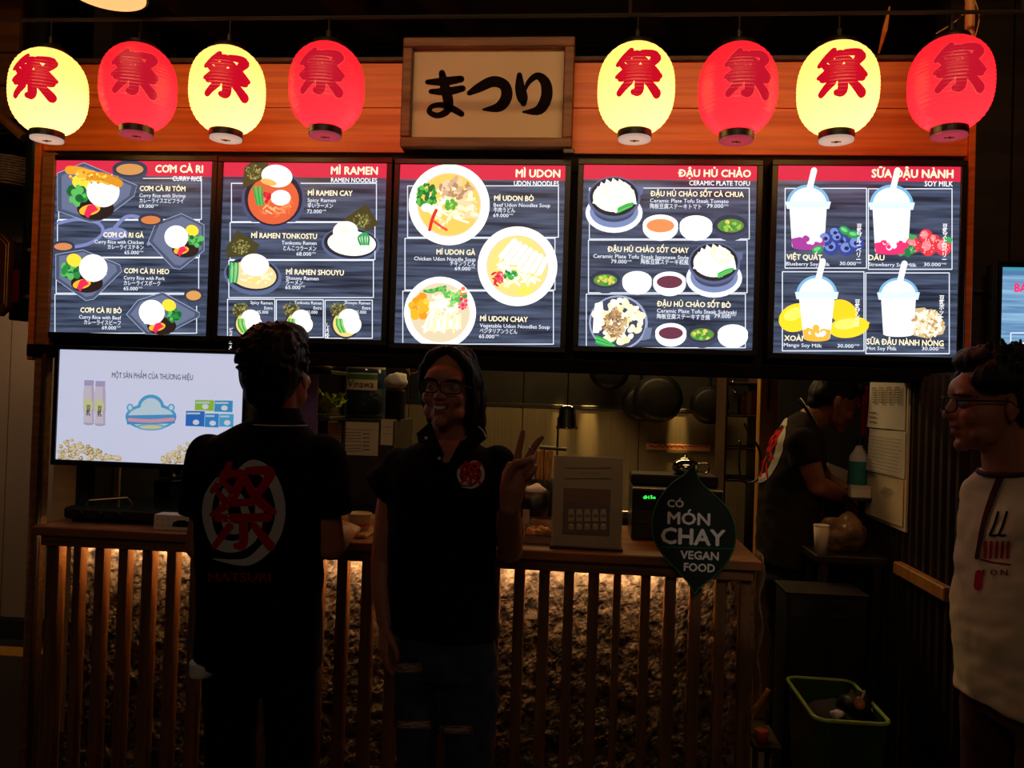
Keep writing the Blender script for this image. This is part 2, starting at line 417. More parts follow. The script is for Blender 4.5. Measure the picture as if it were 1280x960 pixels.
# kitchen's back wall in steel sheets
YK = 4.95
xl = at(372, 500, YK).x; xr = at(950, 500, YK).x; zs = at(700, 508, YK).z
wb = struct('wall_back', box(B(), (-2.6, YK + .02, 0), (2.6, YK + .12, 3.25)), 'void')
nx = 4
for i in range(nx):
    x0 = xl + (xr - xl) * i / nx; x1 = xl + (xr - xl) * (i + 1) / nx
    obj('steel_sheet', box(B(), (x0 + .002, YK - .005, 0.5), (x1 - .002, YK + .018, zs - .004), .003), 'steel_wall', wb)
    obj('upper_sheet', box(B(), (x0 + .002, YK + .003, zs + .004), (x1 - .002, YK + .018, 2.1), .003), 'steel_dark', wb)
obj('sheet_seam', box(B(), (xl, YK - .012, zs - .01), (xr, YK - .006, zs + .01), .002), 'steel_dark', wb)

# fascia of orange boards above the menu screens, with its side returns
a = at(56, 80, 3.0); b = at(1212, 190, 3.0); zt = at(640, 78, 3.0).z; zb = at(640, 192, 3.0).z
xL, xR = a.x, at(1213, 120, 3.0).x
fas = struct('trim_1', box(B(), (xL, 3.02, zb - .06), (xR, 3.06, zt)), 'void')
nb = 2
for i in range(nb):
    z0 = zb + (zt - zb) * i / nb; z1 = zb + (zt - zb) * (i + 1) / nb
    obj('fascia_board', box(B(), (xL, 3.0, z0 + .0012), (xR, 3.022, z1 - .0012), .0015), 'orange_wood', fas)
obj('fascia_cap', box(B(), (xL - .012, 2.985, zt), (xR + .012, 3.06, zt + .018), .003), 'dark_wood', fas)
zc = at(300, 448, 3.0).z
for x0, x1 in ((xL - .012, xL + .012), (xR - .008, xR + .014)):
    obj('fascia_edge', box(B(), (x0, 2.98, zc - .03), (x1, 3.05, zt), .002), 'orange_wood', fas)
# dark backing and lintel behind the screens
zl0 = at(640, 452, 3.0).z
struct('trim_2', box(B(), (xL + .02, 3.03, zl0 - .02), (xR - .02, 3.08, zb + .02)), 'void')
struct('trim_3', box(B(), (xL + .02, 2.93, zl0 - .035), (xR - .02, 3.03, zl0 + .012), .004), mat('lintel_black', (7, 7, 8), .9, 0, .1, 8, spec=.1))

# wall on the left aisle and its floor line
A0 = at(0, 400, 4.5); A1 = at(43, 400, 4.5)
wl = struct('wall_left', box(B(), (-4.2, 4.5, 0), (A1.x + .35, 4.6, 3.25)), 'grey_paint')
for i in range(5):
    obj('wall_panel', box(B(), (A1.x + .30 - .42 * (i + 1), 4.478, .12), (A1.x + .295 - .42 * i, 4.5, 2.3), .004), 'grey_paint', wl)
obj('wall_skirting', box(B(), (-4.2, 4.47, 0), (A1.x + .3, 4.5, .115), .004), 'matte_black', wl)
struct('trim_4', box(B(), (-4.2, 4.2, 0.0), (A1.x + .3, 4.34, .004)), 'yellow_paint')
# post at the stall's left corner
a = at(43, 440, 2.94); b = at(59, 440, 2.94)
post = struct('trim_5', box(B(), (a.x, 2.94, 0), (b.x, 2.98, at(50, 190, 2.94).z), .004), 'frame_wood')
obj('post_strip', box(B(), (b.x - .012, 2.925, 0), (b.x + .004, 2.94, at(60, 440, 2.8).z), .003), 'dark_wood', post)
# neighbour's timber hood, top left
a = at(0, 0, 3.3)
hood = struct('trim_6', box(B(), (a.x - 1.0, 3.3, at(0, 150, 3.3).z), (at(30, 60, 3.3).x, 3.42, 3.24)), 'dark_wood')
for i in range(6):
    z0 = at(0, 150, 3.3).z + i * .14
    obj('hood_board', box(B(), (a.x - .9, 3.275, z0 + .002), (at(28, 60, 3.3).x, 3.3, z0 + .136), .003), 'top_wood', hood)
bm = B(); tube(bm, [at(-6, 140, 3.2), at(30, 172, 3.2)], .02, 8); obj('hood_brace', bm, 'top_wood', hood)

# right side wall of the passage, corrugated sheet, and the wall beyond it
XW = 1.15
wr = struct('wall_right', box(B(), (XW + .012, 2.62, 0), (XW + .14, 3.46, 1.60)), 'void')
n = 14
for i in range(n):
    y0 = 2.62 + .84 * i / n; y1 = 2.62 + .84 * (i + 1) / n; d = (y1 - y0)
    bm = B(); prism(bm, [(XW + .012, y0, .02), (XW - .012, y0 + d * .2, .02), (XW - .012, y0 + d * .55, .02), (XW + .012, y0 + d * .8, .02)], (0, 0, 1.57))
    obj('corrugation', bm, 'corrugated', wr)
for i in range(3):
    x0 = XW + .012 + .043 * i
    obj('end_board', box(B(), (x0, 2.597, 0), (x0 + .041, 2.62, 1.6), .003), 'dark_wood', wr)
wf = struct('wall_front', box(B(), (1.34, 3.30, 0), (3.6, 3.40, 3.25)), 'void')
for i in range(8):
    x0 = 1.345 + .24 * i
    obj('wall_plank', box(B(), (x0, 3.28, 0.02), (x0 + .234, 3.30, 3.2), .003), 'corrugated', wf)
obj('wall_ledge', box(B(), (1.345, 3.262, at(1225, 364, 3.27).z - .006), (1.62, 3.28, at(1225, 364, 3.27).z + .006), .002), 'dark_wood', wf)
# kitchen's far side walls
struct('wall_kitchen_right', box(B(), (2.3, 3.4, 0), (2.4, 4.97, 3.25)), 'void')
struct('wall_kitchen_left', box(B(), (-2.05, 3.2, 0), (-1.97, 4.97, 3.25)), 'void')
# timber upright and dark boards at the end of the kitchen
a = at(951, 462, 4.0); b = at(973, 462, 4.0)
up = struct('trim_7', box(B(), (a.x, 4.0, 0), (b.x, 4.07, at(960, 440, 4.0).z), .003), 'post_wood')
obj('notice_strip', box(B(), (a.x + .036, 3.996, at(960, 512, 4.0).z), (a.x + .046, 4.0, at(960, 475, 4.0).z)), 'ink', up)

# ================================================================== COUNTER
xc0 = at(58, 690, YC).x; xc1 = at(940, 700, YC).x
ztop = at(640, 686, 2.70).z; zap = at(640, 709, YC).z     # top of the worktop, underside of the apron
ct = thing('service_counter', ((xc0 + xc1) / 2, 3.0, 0), 'wood-topped service counter with upright slats over a lit rough stone front', 'counter')
obj('worktop', box(B(), (xc0 - .02, 2.69, ztop - .032), (xc1 + .02, 3.32, ztop), .004), 'top_wood', ct)
obj('apron', box(B(), (xc0, 2.715, zap), (xc1, 2.74, ztop - .033), .003), 'frame_wood', ct)
obj('counter_carcass', box(B(), (xc0 + .01, 2.90, 0.02), (xc1 - .01, 3.28, ztop - .035)), 'void', ct)
obj('counter_side', box(B(), (xc1 - .004, 2.76, 0), (xc1 + .014, 3.28, ztop - .034), .003), 'frame_wood', ct)
# rough stone veneer, one continuous knobbly sheet
bm = B(); nxg, nzg = 520, 130; zt0 = zap - .004; grid = []
for j in range(nzg + 1):
    row = []
    for i in range(nxg + 1):
        x = xc0 + .02 + (xc1 - xc0 - .04) * i / nxg; z = .04 + (zt0 - .04) * j / nzg
        q = V((x * 9, z * 13, 3)); h = noise.fractal(q, 0.8, 2.1, 5) * .006 + abs(noise.noise(V((x * 34 + z * 20, z * 50 - x * 12, 1)))) * .0035 + noise.noise(V((x * 100 + z * 60, z * 150, 5))) * .0025
        row.append(bm.verts.new((x, 2.862 - max(-.015, min(.030, h)), z)))
    grid.append(row)
for j in range(nzg):
    for i in range(nxg): bm.faces.new((grid[j][i], grid[j][i + 1], grid[j + 1][i + 1], grid[j + 1][i]))
obj('stone_veneer', bm, 'stone', ct, label='rough pale stone veneer behind the slats')
# slats, each a piece of its own
gaps = [71.5, 98.5, 128, 157.5, 188.5, 218, 248.7, 279.3, 310, 340.7, 371.3, 402, 433, 465, 497, 529, 561, 592, 624, 655, 686.5, 717, 748.6, 776, 813, 845, 877, 908]
gw = [18 if q != 776 else 25 for q in gaps]
xg = [(at(q, 745, YC).x, at(q + w_, 745, YC).x) for q, w_ in zip(gaps, gw)]
edges = [(xc0, xg[0][0])] + [(xg[i][1], xg[i + 1][0]) for i in range(len(xg) - 1)] + [(xg[-1][1], xc1)]
for x0, x1 in edges:
    obj('slat', box(B(), (x0, YC, 0.0), (x1, YC + .045, zap + .02), .002), 'slat_wood', ct)
obj('kick_board', box(B(), (xc0, YC + .046, 0), (xc1, YC + .06, .08), .002), 'dark_wood', ct)
xe = at(868, 700, YC).x
led = emis('warm_led', (255, 186, 100), 85.0)
ar = area_light('slot_lamp', ((xc0 + xe) / 2, YC + .070, zap + .006), ((xc0 + xe) / 2, YC + .070 + .1, zap - .012), xe - xc0 - .05, .006, 9.0, (1, .72, .42))
obj('light_strip', box(B(), (xc0 + .03, YC + .076, zap + .010), (xe, YC + .083, zap + .014)), led, ct, label='warm light strip tucked under the worktop')
obj('strip_channel', box(B(), (xc0 + .02, YC + .070, zap + .0142), (xe, YC + .089, zap + .018)), 'steel', ct)

# ================================================================== MENU BOARDS
WOODBG = bpy.data.materials.new('slate_plank_print'); WOODBG.use_nodes = True
def slate(m, c1, c2, strength):
    N = m.node_tree.nodes; L = m.node_tree.links; b_ = N['Principled BSDF']
    tc = N.new('ShaderNodeTexCoord'); mp = N.new('ShaderNodeMapping'); mp.inputs['Scale'].default_value = (3.2, 1, 62)
    nz = N.new('ShaderNodeTexNoise'); nz.inputs['Scale'].default_value = 1.0; nz.inputs['Detail'].default_value = 6
    rp = N.new('ShaderNodeMapRange'); rp.inputs[1].default_value = .36; rp.inputs[2].default_value = .68
    mx = N.new('ShaderNodeMix'); mx.data_type = 'RGBA'; mx.inputs[6].default_value = (*lin(c1), 1); mx.inputs[7].default_value = (*lin(c2), 1)
    L.new(tc.outputs['Object'], mp.inputs[0]); L.new(mp.outputs[0], nz.inputs['Vector']); L.new(nz.outputs['Fac'], rp.inputs[0]); L.new(rp.outputs[0], mx.inputs[0])
    b_.inputs['Base Color'].default_value = (.01, .01, .01, 1); b_.inputs['Roughness'].default_value = .35
    L.new(mx.outputs[2], b_.inputs['Emission Color']); b_.inputs['Emission Strength'].default_value = strength
slate(WOODBG, (34, 40, 56), (84, 96, 122), 1.15)

def board(corners, crop, label, group='menu screens over the counter', Y=YS, mz=.0205, head=None):
    """corners: left, top, right, bottom of the lit area in photograph pixels"""
    l, t, r, b_ = corners; p0 = at(l, t, Y); p1 = at(r, b_, Y)
    x0, x1, z1, z0 = min(p0.x, p1.x), max(p0.x, p1.x), p0.z, p1.z
    T = thing('menu_board', ((x0 + x1) / 2, Y + .03, z0 - mz), label, 'menu board', group)
    bm = B(); box(bm, (x0 - mz, Y + .004, z0 - mz), (x1 + mz, Y + .075, z1 + mz), .004); obj('housing', bm, 'black', T)
    bm = B()
    for lo, hi in (((x0 - mz, Y - .008, z1), (x1 + mz, Y + .004, z1 + mz)), ((x0 - mz, Y - .008, z0 - mz), (x1 + mz, Y + .004, z0)), ((x0 - mz, Y - .008, z0), (x0, Y + .004, z1)), ((x1, Y - .008, z0), (x1 + mz, Y + .004, z1))):
        box(bm, lo, hi, .002)
    obj('bezel', bm, 'black', T)
    sc_ = obj('screen', box(B(), (x0, Y, z0), (x1, Y + .004, z1)), WOODBG, T)
    P = Print(Y, *crop)
    if head:   # crimson title band
        P.add([(x0, z1), (x1, z1), (x1, P.p(0, head)[1]), (x0, P.p(0, head)[1])], [(0, 1, 2, 3)], (205, 38, 66), 1)
    return T, sc_, P
WH = (252, 252, 252); YL = (255, 240, 200); DIM = (226, 232, 244); BR = (196, 210, 235)
def item(P, x0, x1, y, ttl, en, jp, pr, h=23, lh=30, xe=None, xj=None, xp=None, right=False):
    P.text(ttl, x0, x1, y, h, YL, 7, .9)
    xe = xe or (x0, x1); xj = xj or xe; xp = xp or xe
    P.text(en, xe[0], xe[1], y + lh, h * .72, DIM, 7, .3)
    P.text(jp, xj[0], xj[1], y + lh * 1.88, h * .78, DIM, 7, .3)
    P.text(pr, xp[0], xp[1] - 22, y + lh * 2.72, h * .72, DIM, 7, .4)
    P.text('VND', xp[1] - 20, xp[1], y + lh * 2.72 - h * .4, h * .3, DIM, 7)
def sq_plate(P, pts, cx, cy, s, seed, flip=1):
    """curry rice on a square slate plate"""
    P.poly(pts, (70, 78, 102), 2)
    q = [((x - cx) * .88 + cx, (y - cy) * .88 + cy) for x, y in pts]; P.poly(q, (98, 108, 136), 3)
    P.line(pts + pts[:1], 3, (150, 165, 195), 3)
    P.ell(cx + 10 * s, cy + 62 * s, 70 * s, 42 * s, (38, 26, 26), 4)
    P.specks(cx - 62 * s * flip, cy + 10 * s, 34 * s, 34 * s, 34, [(40, 130, 60), (20, 96, 44), (90, 180, 90)], 12 * s, 5, seed=seed)
    P.ell(cx - 45 * s * flip, cy - 38 * s, 34 * s, 28 * s, (252, 214, 60), 5, 20)
    P.ell(cx + 38 * s * flip, cy - 4 * s, 62 * s, 60 * s, (254, 252, 244), 6, 10)
    P.specks(cx + 38 * s * flip, cy + 6 * s, 50 * s, 44 * s, 30, [(255, 255, 255), (240, 236, 224)], 9 * s, 6, 1.5, seed + 1)
    P.ell(cx - 12 * s, cy + 66 * s, 40 * s, 20 * s, (250, 176, 50), 6, -10)
    P.poly([(cx - 34 * s, cy + 84 * s), (cx - 20 * s, cy + 50 * s), (cx + 2 * s, cy + 44 * s), (cx + 20 * s, cy + 66 * s), (cx - 4 * s, cy + 78 * s), (cx - 18 * s, cy + 98 * s)], (224, 40, 78), 7)
def small_bowl(P, x, y, rx, ry, inner, rim=(46, 52, 72), seed=1, light=False):
    out = (245, 246, 250) if light else (58, 66, 90)
    P.ell(x, y + ry * .25, rx, ry * 1.0, out, 3); P.ell(x, y, rx, ry * .78, (252, 252, 252) if light else rim, 4)
    P.ell(x, y + ry * .08, rx * .78, ry * .52, inner, 5)
    if not light and inner[1] > inner[0]: P.specks(x, y + ry * .1, rx * .6, ry * .34, 22, [(140, 190, 70), (220, 200, 90), (60, 140, 60)], rx * .12, 6, seed=seed)

# -- curry rice
T, S_, P = board((67, 200.5, 258, 420), (50, 180, 3.84), 'lit menu screen of curry rice dishes with square plates, leftmost in the row', head=150)
P.border(90, 165, 775, 362); P.border(84, 366, 765, 543); P.border(78, 547, 762, 716); P.border(72, 722, 752, 908)
P.text('CƠM CÀ RI', 555, 782, 136, 34, YL, 7, 1.2); P.text('CURRY RICE', 637, 778, 177, 22, WH, 7, .4)
item(P, 480, 698, 225, 'CƠM CÀ RI TÔM', 'Curry Rice with Shrimp', 'カレーライスエビフライ', '69.000', xe=(478, 700), xj=(478, 690), xp=(476, 568))
item(P, 305, 498, 447, 'CƠM CÀ RI GÀ', 'Curry Rice with Chicken', 'カレーライスチキン', '65.000', xe=(262, 498), xj=(325, 498), xp=(406, 497))
item(P, 405, 620, 620, 'CƠM CÀ RI HEO', 'Curry Rice with Pork', 'カレーライスポーク', '65.000', xe=(403, 600), xj=(403, 578), xp=(402, 492))
item(P, 195, 392, 808, 'CƠM CÀ RI BÒ', 'Curry Rice with Beef', 'カレーライスビーフ', '69.000', xe=(188, 390), xj=(212, 388), xp=(298, 388))
sq_plate(P, [(84, 140), (210, 90), (466, 198), (452, 250), (290, 372), (240, 376), (84, 322)], 255, 232, 1.28, 3)
for i, (x, y) in enumerate(((200, 150), (250, 165), (300, 175))):
    P.line([(x - 60, y - 25 + i * 3), (x, y - 18), (x + 80, y + 14)], 40, ((226, 150, 40), (240, 172, 60), (214, 140, 34))[i], 7, True)
P.specks(255, 160, 120, 26, 60, [(250, 190, 70), (200, 120, 30), (255, 214, 110)], 6, 7, seed=5)
small_bowl(P, 432, 118, 84, 52, (200, 140, 80)); small_bowl(P, 532, 362, 60, 38, (204, 120, 66))
P.ell(360, 430, 62, 30, (120, 130, 180), 2); P.line([(90, 380), (180, 362), (280, 380), (300, 430), (230, 480), (120, 500)], 16, (118, 126, 176), 2, True)
P.line([(330, 440), (410, 352), (490, 360), (560, 420), (520, 480)], 18, (118, 126, 176), 2, True)
sq_plate(P, [(520, 468), (556, 380), (680, 334), (788, 388), (788, 512), (672, 602), (640, 596)], 690, 450, .92, 8, -1)
small_bowl(P, 112, 490, 56, 34, (206, 130, 84))
sq_plate(P, [(76, 530), (206, 508), (384, 580), (392, 612), (258, 745), (220, 752), (76, 650)], 215, 600, 1.1, 12)
small_bowl(P, 738, 724, 46, 44, (206, 150, 84))
sq_plate(P, [(415, 818), (470, 750), (590, 712), (766, 810), (764, 830), (600, 914), (510, 914)], 575, 812, 1.0, 16, -1)
P.build('printed_menu', SCREEN, S_)

# -- ramen
def nori(P, pts, seed):
    P.poly(pts, (64, 62, 34), 5); cx = sum(p[0] for p in pts) / len(pts); cy = sum(p[1] for p in pts) / len(pts)
    P.specks(cx, cy, 40, 34, 70, [(120, 118, 60), (90, 90, 44), (160, 150, 90)], 4, 6, seed=seed)
def noodles(P, x, y, rx, ry, n, cols, wd, layer, seed):
    g = random.Random(seed)
    for i in range(n):
        a = g.uniform(0, 2 * pi); q = g.uniform(.3, .85); x0 = x + rx * q * cos(a) * .8; y0 = y + ry * q * sin(a) * .8
        P.line([(x0, y0), (x0 + g.uniform(-.3, .3) * rx, y0 + g.uniform(-.2, .2) * ry), (x0 + g.uniform(-.4, .4) * rx * .8, y0 + g.uniform(-.25, .25) * ry)], wd, g.choice(cols), layer, True)
T, S_, P = board((280, 203, 476.5, 425), (265, 185, 3.692), 'lit menu screen of ramen bowls with seaweed sheets, second from the left', head=131)
P.border(90, 163, 759, 340); P.border(84, 344, 752, 515); P.border(78, 519, 745, 690)
P.border(72, 698, 290, 872); P.border(297, 700, 514, 874); P.border(522, 702, 740, 878)
P.text('MÌ RAMEN', 550, 764, 121, 34, YL, 7, 1.2); P.text('RAMEN NOODLES', 550, 762, 158, 20, WH, 7, .4)
item(P, 443, 648, 219, 'MÌ RAMEN CAY', 'Spicy Ramen', '辛いラーメン', '72.000', xe=(441, 572), xj=(441, 558), xp=(439, 528))
item(P, 182, 484, 415, 'MÌ RAMEN TONKOSTU', 'Tonkostu Ramen', 'とんこつラーメン', '68.000', xe=(322, 483), xj=(330, 482), xp=(390, 480))
item(P, 343, 608, 583, 'MÌ RAMEN SHOUYU', 'Shouyu Ramen', 'ラーメン', '65.000', lh=25, xe=(342, 492), xj=(341, 420), xp=(339, 430))
for x0, x1, t in ((178, 280, 'Spicy Ramen'), (380, 507, 'Tonkostu Ramen'), (612, 732, 'Shouyu Ramen')):
    P.text(t, x0, x1, 720, 14, DIM, 7, .3); P.text('Extra', x1 - 38, x1, 745, 14, DIM, 7, .3); P.text('85.000', x1 - 72, x1 - 20, 764, 14, DIM, 7, .3)
P.text('ピ\nリ\n辛\nラ\nー\nメ\nン', 80, 96, 846, 14, WH, 7, .4); P.text('と\nん\nこ\nつ\nラ\nー', 302, 318, 830, 14, WH, 7, .4); P.text('し\nょ\nう\nゆ\nラ', 527, 543, 824, 14, WH, 7, .4)
P.ell(284, 238, 148, 142, (66, 78, 112), 2); P.ell(284, 232, 134, 128, (26, 30, 46), 3); P.ell(284, 240, 118, 112, (214, 92, 56), 4)
noodles(P, 292, 262, 100, 80, 44, [(240, 140, 90), (250, 180, 120), (226, 110, 60)], 6, 5, 2)
nori(P, [(150, 92), (180, 66), (262, 70), (240, 140), (140, 192)], 1)
P.ell(300, 130, 72, 52, (255, 246, 236), 7, 8); P.ell(262, 158, 38, 14, (250, 176, 90), 7, 14); P.ell(318, 230, 46, 36, (255, 244, 236), 7)
P.specks(255, 225, 18, 24, 14, [(190, 20, 40), (220, 40, 60)], 8, 7, seed=4)
for k in range(5): P.line([(192 + k * 10, 180), (200 + k * 8, 220), (210 + k * 7, 262)], 8, ((40, 150, 70), (80, 180, 90))[k % 2], 7, True)
P.ell(640, 445, 134, 80, (84, 98, 134), 2, 4); P.ell(640, 440, 124, 70, (30, 34, 50), 3, 4); P.ell(645, 440, 112, 58, (252, 246, 226), 4, 4)
nori(P, [(606, 330), (712, 258), (770, 350), (716, 386), (650, 350)], 5)
P.ell(616, 384, 58, 46, (255, 244, 228), 7, -6); P.ell(612, 380, 24, 12, (255, 250, 214), 7)
for k in range(5): P.line([(706 + (k - 2) * 4, 394), (700 + (k - 2) * 12, 414), (704 + (k - 2) * 9, 446)], 9, ((30, 140, 80), (60, 170, 100))[k % 2], 7, True)
nori(P, [(66, 460), (118, 380), (222, 448), (190, 490), (70, 508)], 9)
P.ell(188, 590, 134, 88, (84, 98, 134), 2, 8); P.ell(186, 582, 122, 76, (34, 36, 50), 3, 8); P.ell(190, 585, 108, 64, (230, 206, 150), 4, 8)
noodles(P, 210, 600, 90, 50, 40, [(250, 232, 170), (236, 210, 130), (255, 246, 200)], 6, 5, 6)
P.ell(198, 540, 66, 52, (255, 244, 232), 7, 6)
for k in range(5): P.line([(84 + k * 9, 532), (84 + k * 9, 570), (82 + k * 8, 618)], 8, ((40, 150, 90), (120, 200, 120))[k % 2], 7, True)
for cx, r in ((165, 1.0), (398, 1.0), (618, 1.1)):
    nori(P, [(cx - 60, 730), (cx - 10, 724), (cx, 760), (cx - 60, 780)], int(cx))
    P.ell(cx, 812, 62 * r, 62 * r, (40, 46, 60), 3); P.ell(cx, 812, 54 * r, 54 * r, (240, 205, 120), 4)
    P.ell(cx + 14, 780 + 6, 44 * r, 40 * r, (255, 250, 240), 7); P.ell(cx + 30, 815, 38 * r, 38 * r, (255, 252, 244), 7)
    for k in range(4): P.line([(cx - 42 + k * 8, 790), (cx - 40 + k * 9, 820), (cx - 24 + k * 8, 850)], 8, ((60, 160, 70), (140, 200, 110))[k % 2], 7, True)
P.build('printed_menu', SCREEN, S_)

# -- udon
T, S_, P = board((500.5, 205.5, 700, 434), (490, 185, 3.692), 'lit menu screen of three round white udon bowls, under the framed sign', head=143)
P.border(72, 175, 768, 412); P.border(60, 417, 752, 655); P.border(50, 660, 745, 905)
P.text('MÌ UDON', 572, 775, 134, 34, YL, 7, 1.2); P.text('UDON NOODLES', 563, 770, 174, 22, WH, 7, .4)
item(P, 472, 654, 243, 'MÌ UDON BÒ', 'Beef Udon Noodles Soup', '牛肉うどん', '69.000', xe=(469, 730), xj=(469, 568), xp=(467, 560), lh=28)
item(P, 206, 384, 491, 'MÌ UDON GÀ', 'Chicken Udon Noodle Soup', 'チキンうどん', '69.000', xe=(102, 386), xj=(268, 384), xp=(290, 384), lh=27)
item(P, 407, 626, 798, 'MÌ UDON CHAY', 'Vegetable Udon Noodles Soup', 'ベジタリアンうどん', '65.000', xe=(405, 728), xj=(405, 578), xp=(402, 494), lh=29)
def udon(cx, cy, ro, ri, ic, seed, cols):
    P.ell(cx, cy, ro, ro, (255, 253, 248), 3, n=48); P.ell(cx, cy, ri * 1.04, ri * 1.04, (222, 205, 170), 4, n=40); P.ell(cx, cy, ri, ri, ic, 4, n=40)
    noodles(P, cx, cy, ri * .95, ri * .95, 60, cols, 9, 5, seed)
udon(264, 262, 187, 142, (236, 196, 92), 3, [(250, 238, 190), (238, 214, 140), (255, 250, 226)])
P.specks(160, 225, 44, 62, 90, [(40, 140, 50), (90, 180, 70), (20, 104, 40)], 9, 6, seed=3); P.specks(270, 262, 26, 22, 18, [(110, 180, 60), (80, 160, 60)], 9, 7, seed=6)
P.specks(295, 190, 70, 46, 60, [(206, 166, 130), (226, 196, 160), (176, 132, 96)], 12, 6, 1.4, seed=8); P.specks(350, 260, 46, 60, 26, [(250, 238, 196), (230, 206, 160)], 15, 6, 1.5, seed=9)
P.line([(204, 288), (186, 330), (174, 378)], 15, (214, 44, 40), 7, True); P.line([(196, 340), (226, 362), (252, 378)], 12, (226, 80, 60), 7, True); P.ell(160, 276, 26, 20, (252, 236, 226), 7)
udon(579, 546, 184, 138, (244, 214, 126), 13, [(254, 250, 222), (250, 240, 190), (255, 255, 240)])
for k in range(7):
    P.line([(500 + k * 32, 486 + k * 9 + 8), (522 + k * 27, 460 + k * 10)], 2, (230, 200, 150), 6)
    P.line([(505 + k * 29, 500 + k * 13), (566 + k * 24, 430 + k * 14)], 26, (255, 252, 240), 6); P.line([(520 + k * 29, 504 + k * 13), (580 + k * 24, 436 + k * 14)], 3, (226, 200, 160), 7)
P.specks(545, 584, 32, 20, 34, [(30, 130, 60), (60, 170, 80)], 7, 7, seed=3); P.specks(490, 600, 34, 34, 22, [(210, 40, 60), (230, 80, 90)], 8, 7, 1.6, seed=5); P.ell(614, 660, 34, 20, (255, 222, 90), 7)
udon(222, 760, 166, 132, (224, 170, 96), 23, [(255, 252, 230), (250, 240, 200)])
P.specks(128, 730, 36, 55, 24, [(252, 176, 40), (240, 150, 30), (255, 200, 80)], 17, 6, seed=2)
for k in range(6): P.line([(150 + k * 14, 660 - k * 2), (190 + k * 8, 664 - k * 4), (246, 640 + k * 9)], 12, ((60, 150, 60), (110, 190, 90))[k % 2], 7, True)
P.specks(282, 692, 36, 36, 36, [(80, 180, 80), (150, 210, 110)], 9, 7, seed=4); P.specks(325, 715, 22, 26, 14, [(214, 50, 80), (240, 120, 130)], 9, 7, seed=8); P.specks(330, 668, 18, 20, 12, [(240, 120, 60), (60, 150, 60)], 8, 7, seed=9)
for k in range(12): P.line([(150 + k * 15, 850 - (k % 3) * 14), (160 + k * 14, 800 - (k % 4) * 12), (190 + k * 11, 760 + (k % 3) * 22), (230 + k * 8, 830)], 10, ((255, 252, 236), (246, 230, 180))[k % 2], 6, True)
P.build('printed_menu', SCREEN, S_)

# -- tofu hot plates
T, S_, P = board((730, 206, 940, 438), (715, 185, 3.692), 'lit menu screen of tofu hot plates with small sauce bowls, second from the right', head=143)
P.border(80, 185, 818, 420); P.border(76, 425, 808, 668); P.border(66, 674, 800, 922)
P.text('ĐẬU HỦ CHẢO', 495, 824, 132, 32, YL, 7, 1.2); P.text('CERAMIC PLATE TOFU', 541, 820, 172, 21, WH, 7, .4)
def item2(x0, x1, y, ttl, e0, e1, en, j0, j1, jp, p0, p1):
    P.text(ttl, x0, x1, y, 23, YL, 7, .9); P.text(en, e0, e1, y + 29, 17, DIM, 7, .3); P.text(jp, j0, j1, y + 56, 18, DIM, 7, .3)
    P.text('79.000', p0, p1 - 24, y + 54, 17, DIM, 7, .4); P.text('VND', p1 - 22, p1, y + 46, 7, DIM, 7)
item2(365, 792, 222, 'ĐẬU HỦ CHẢO SỐT CÀ CHUA', 360, 722, 'Ceramic Plate Tofu Steak Tomato', 360, 596, '陶板豆腐ステーキトマト', 622, 722)
item2(167, 538, 478, 'ĐẬU HỦ CHẢO SỐT CHAY', 98, 538, 'Ceramic Plate Tofu Steak Japanese Style', 318, 537, '陶板豆腐ステーキ和風', 180, 276)
item2(395, 732, 730, 'ĐẬU HỦ CHẢO SỐT BÒ', 392, 758, 'Ceramic Plate Tofu Steak Sukiyaki', 392, 636, '陶板豆腐ステーキすき焼', 656, 756)
def hotplate(cx, cy, s, seed, beef=False):
    if not beef:
        P.ell(cx, cy + 70 * s, 132 * s, 92 * s, (226, 232, 250), 2); P.ell(cx, cy + 64 * s, 112 * s, 74 * s, (116, 132, 176), 3); P.ell(cx, cy + 52 * s, 96 * s, 60 * s, (60, 70, 98), 3)
    P.poly([(cx + 100 * s, cy - 54 * s), (cx + 136 * s, cy - 50 * s), (cx + 132 * s, cy - 20 * s), (cx + 110 * s, cy)], (90, 102, 140), 4)
    P.ell(cx, cy, 122 * s, 98 * s, (84, 96, 130), 4); P.ell(cx, cy - 4 * s, 112 * s, 88 * s, (30, 34, 46), 5)
    P.ell(cx, cy - 4 * s, 98 * s, 70 * s, (250, 246, 226), 6)
    g = random.Random(seed)
    for k in range(9):
        a = pi * (1.0 + k / 8); x = cx + 76 * s * cos(a); y = cy + 62 * s * sin(a) + 4
        P.poly([(x - 24 * s, y + 22 * s), (x - 6 * s, y - 34 * s), (x + 22 * s, y - 14 * s), (x + 28 * s, y + 26 * s)], ((255, 252, 238), (252, 240, 200), (255, 255, 250))[k % 3], 6)
    P.specks(cx, cy, 82 * s, 56 * s, 60, [(255, 254, 246), (246, 236, 206), (255, 250, 230)], 13 * s, 6, 1.3, seed)
    if beef: P.specks(cx - 6, cy + 6, 52 * s, 60 * s, 90, [(176, 140, 96), (206, 176, 130), (140, 104, 70), (236, 216, 176)], 9 * s, 7, 1.4, seed)
    for k in range(5): P.line([(cx + 20 * s, cy + (66 - k * 4) * s), (cx + (50 + k * 2) * s, cy + (52 - k * 5) * s), (cx + (80 + k * 2) * s, cy + (38 - k * 3) * s)], 9 * s, ((60, 170, 70), (110, 200, 110))[k % 2], 7, True)
hotplate(194, 230, 1.0, 3); hotplate(656, 532, .98, 7)
P.ell(214, 806, 136, 126, (150, 160, 190), 3); P.ell(212, 806, 126, 118, (60, 66, 90), 4)
P.poly([(340, 830), (370, 830), (360, 880), (320, 890)], (110, 120, 150), 3)
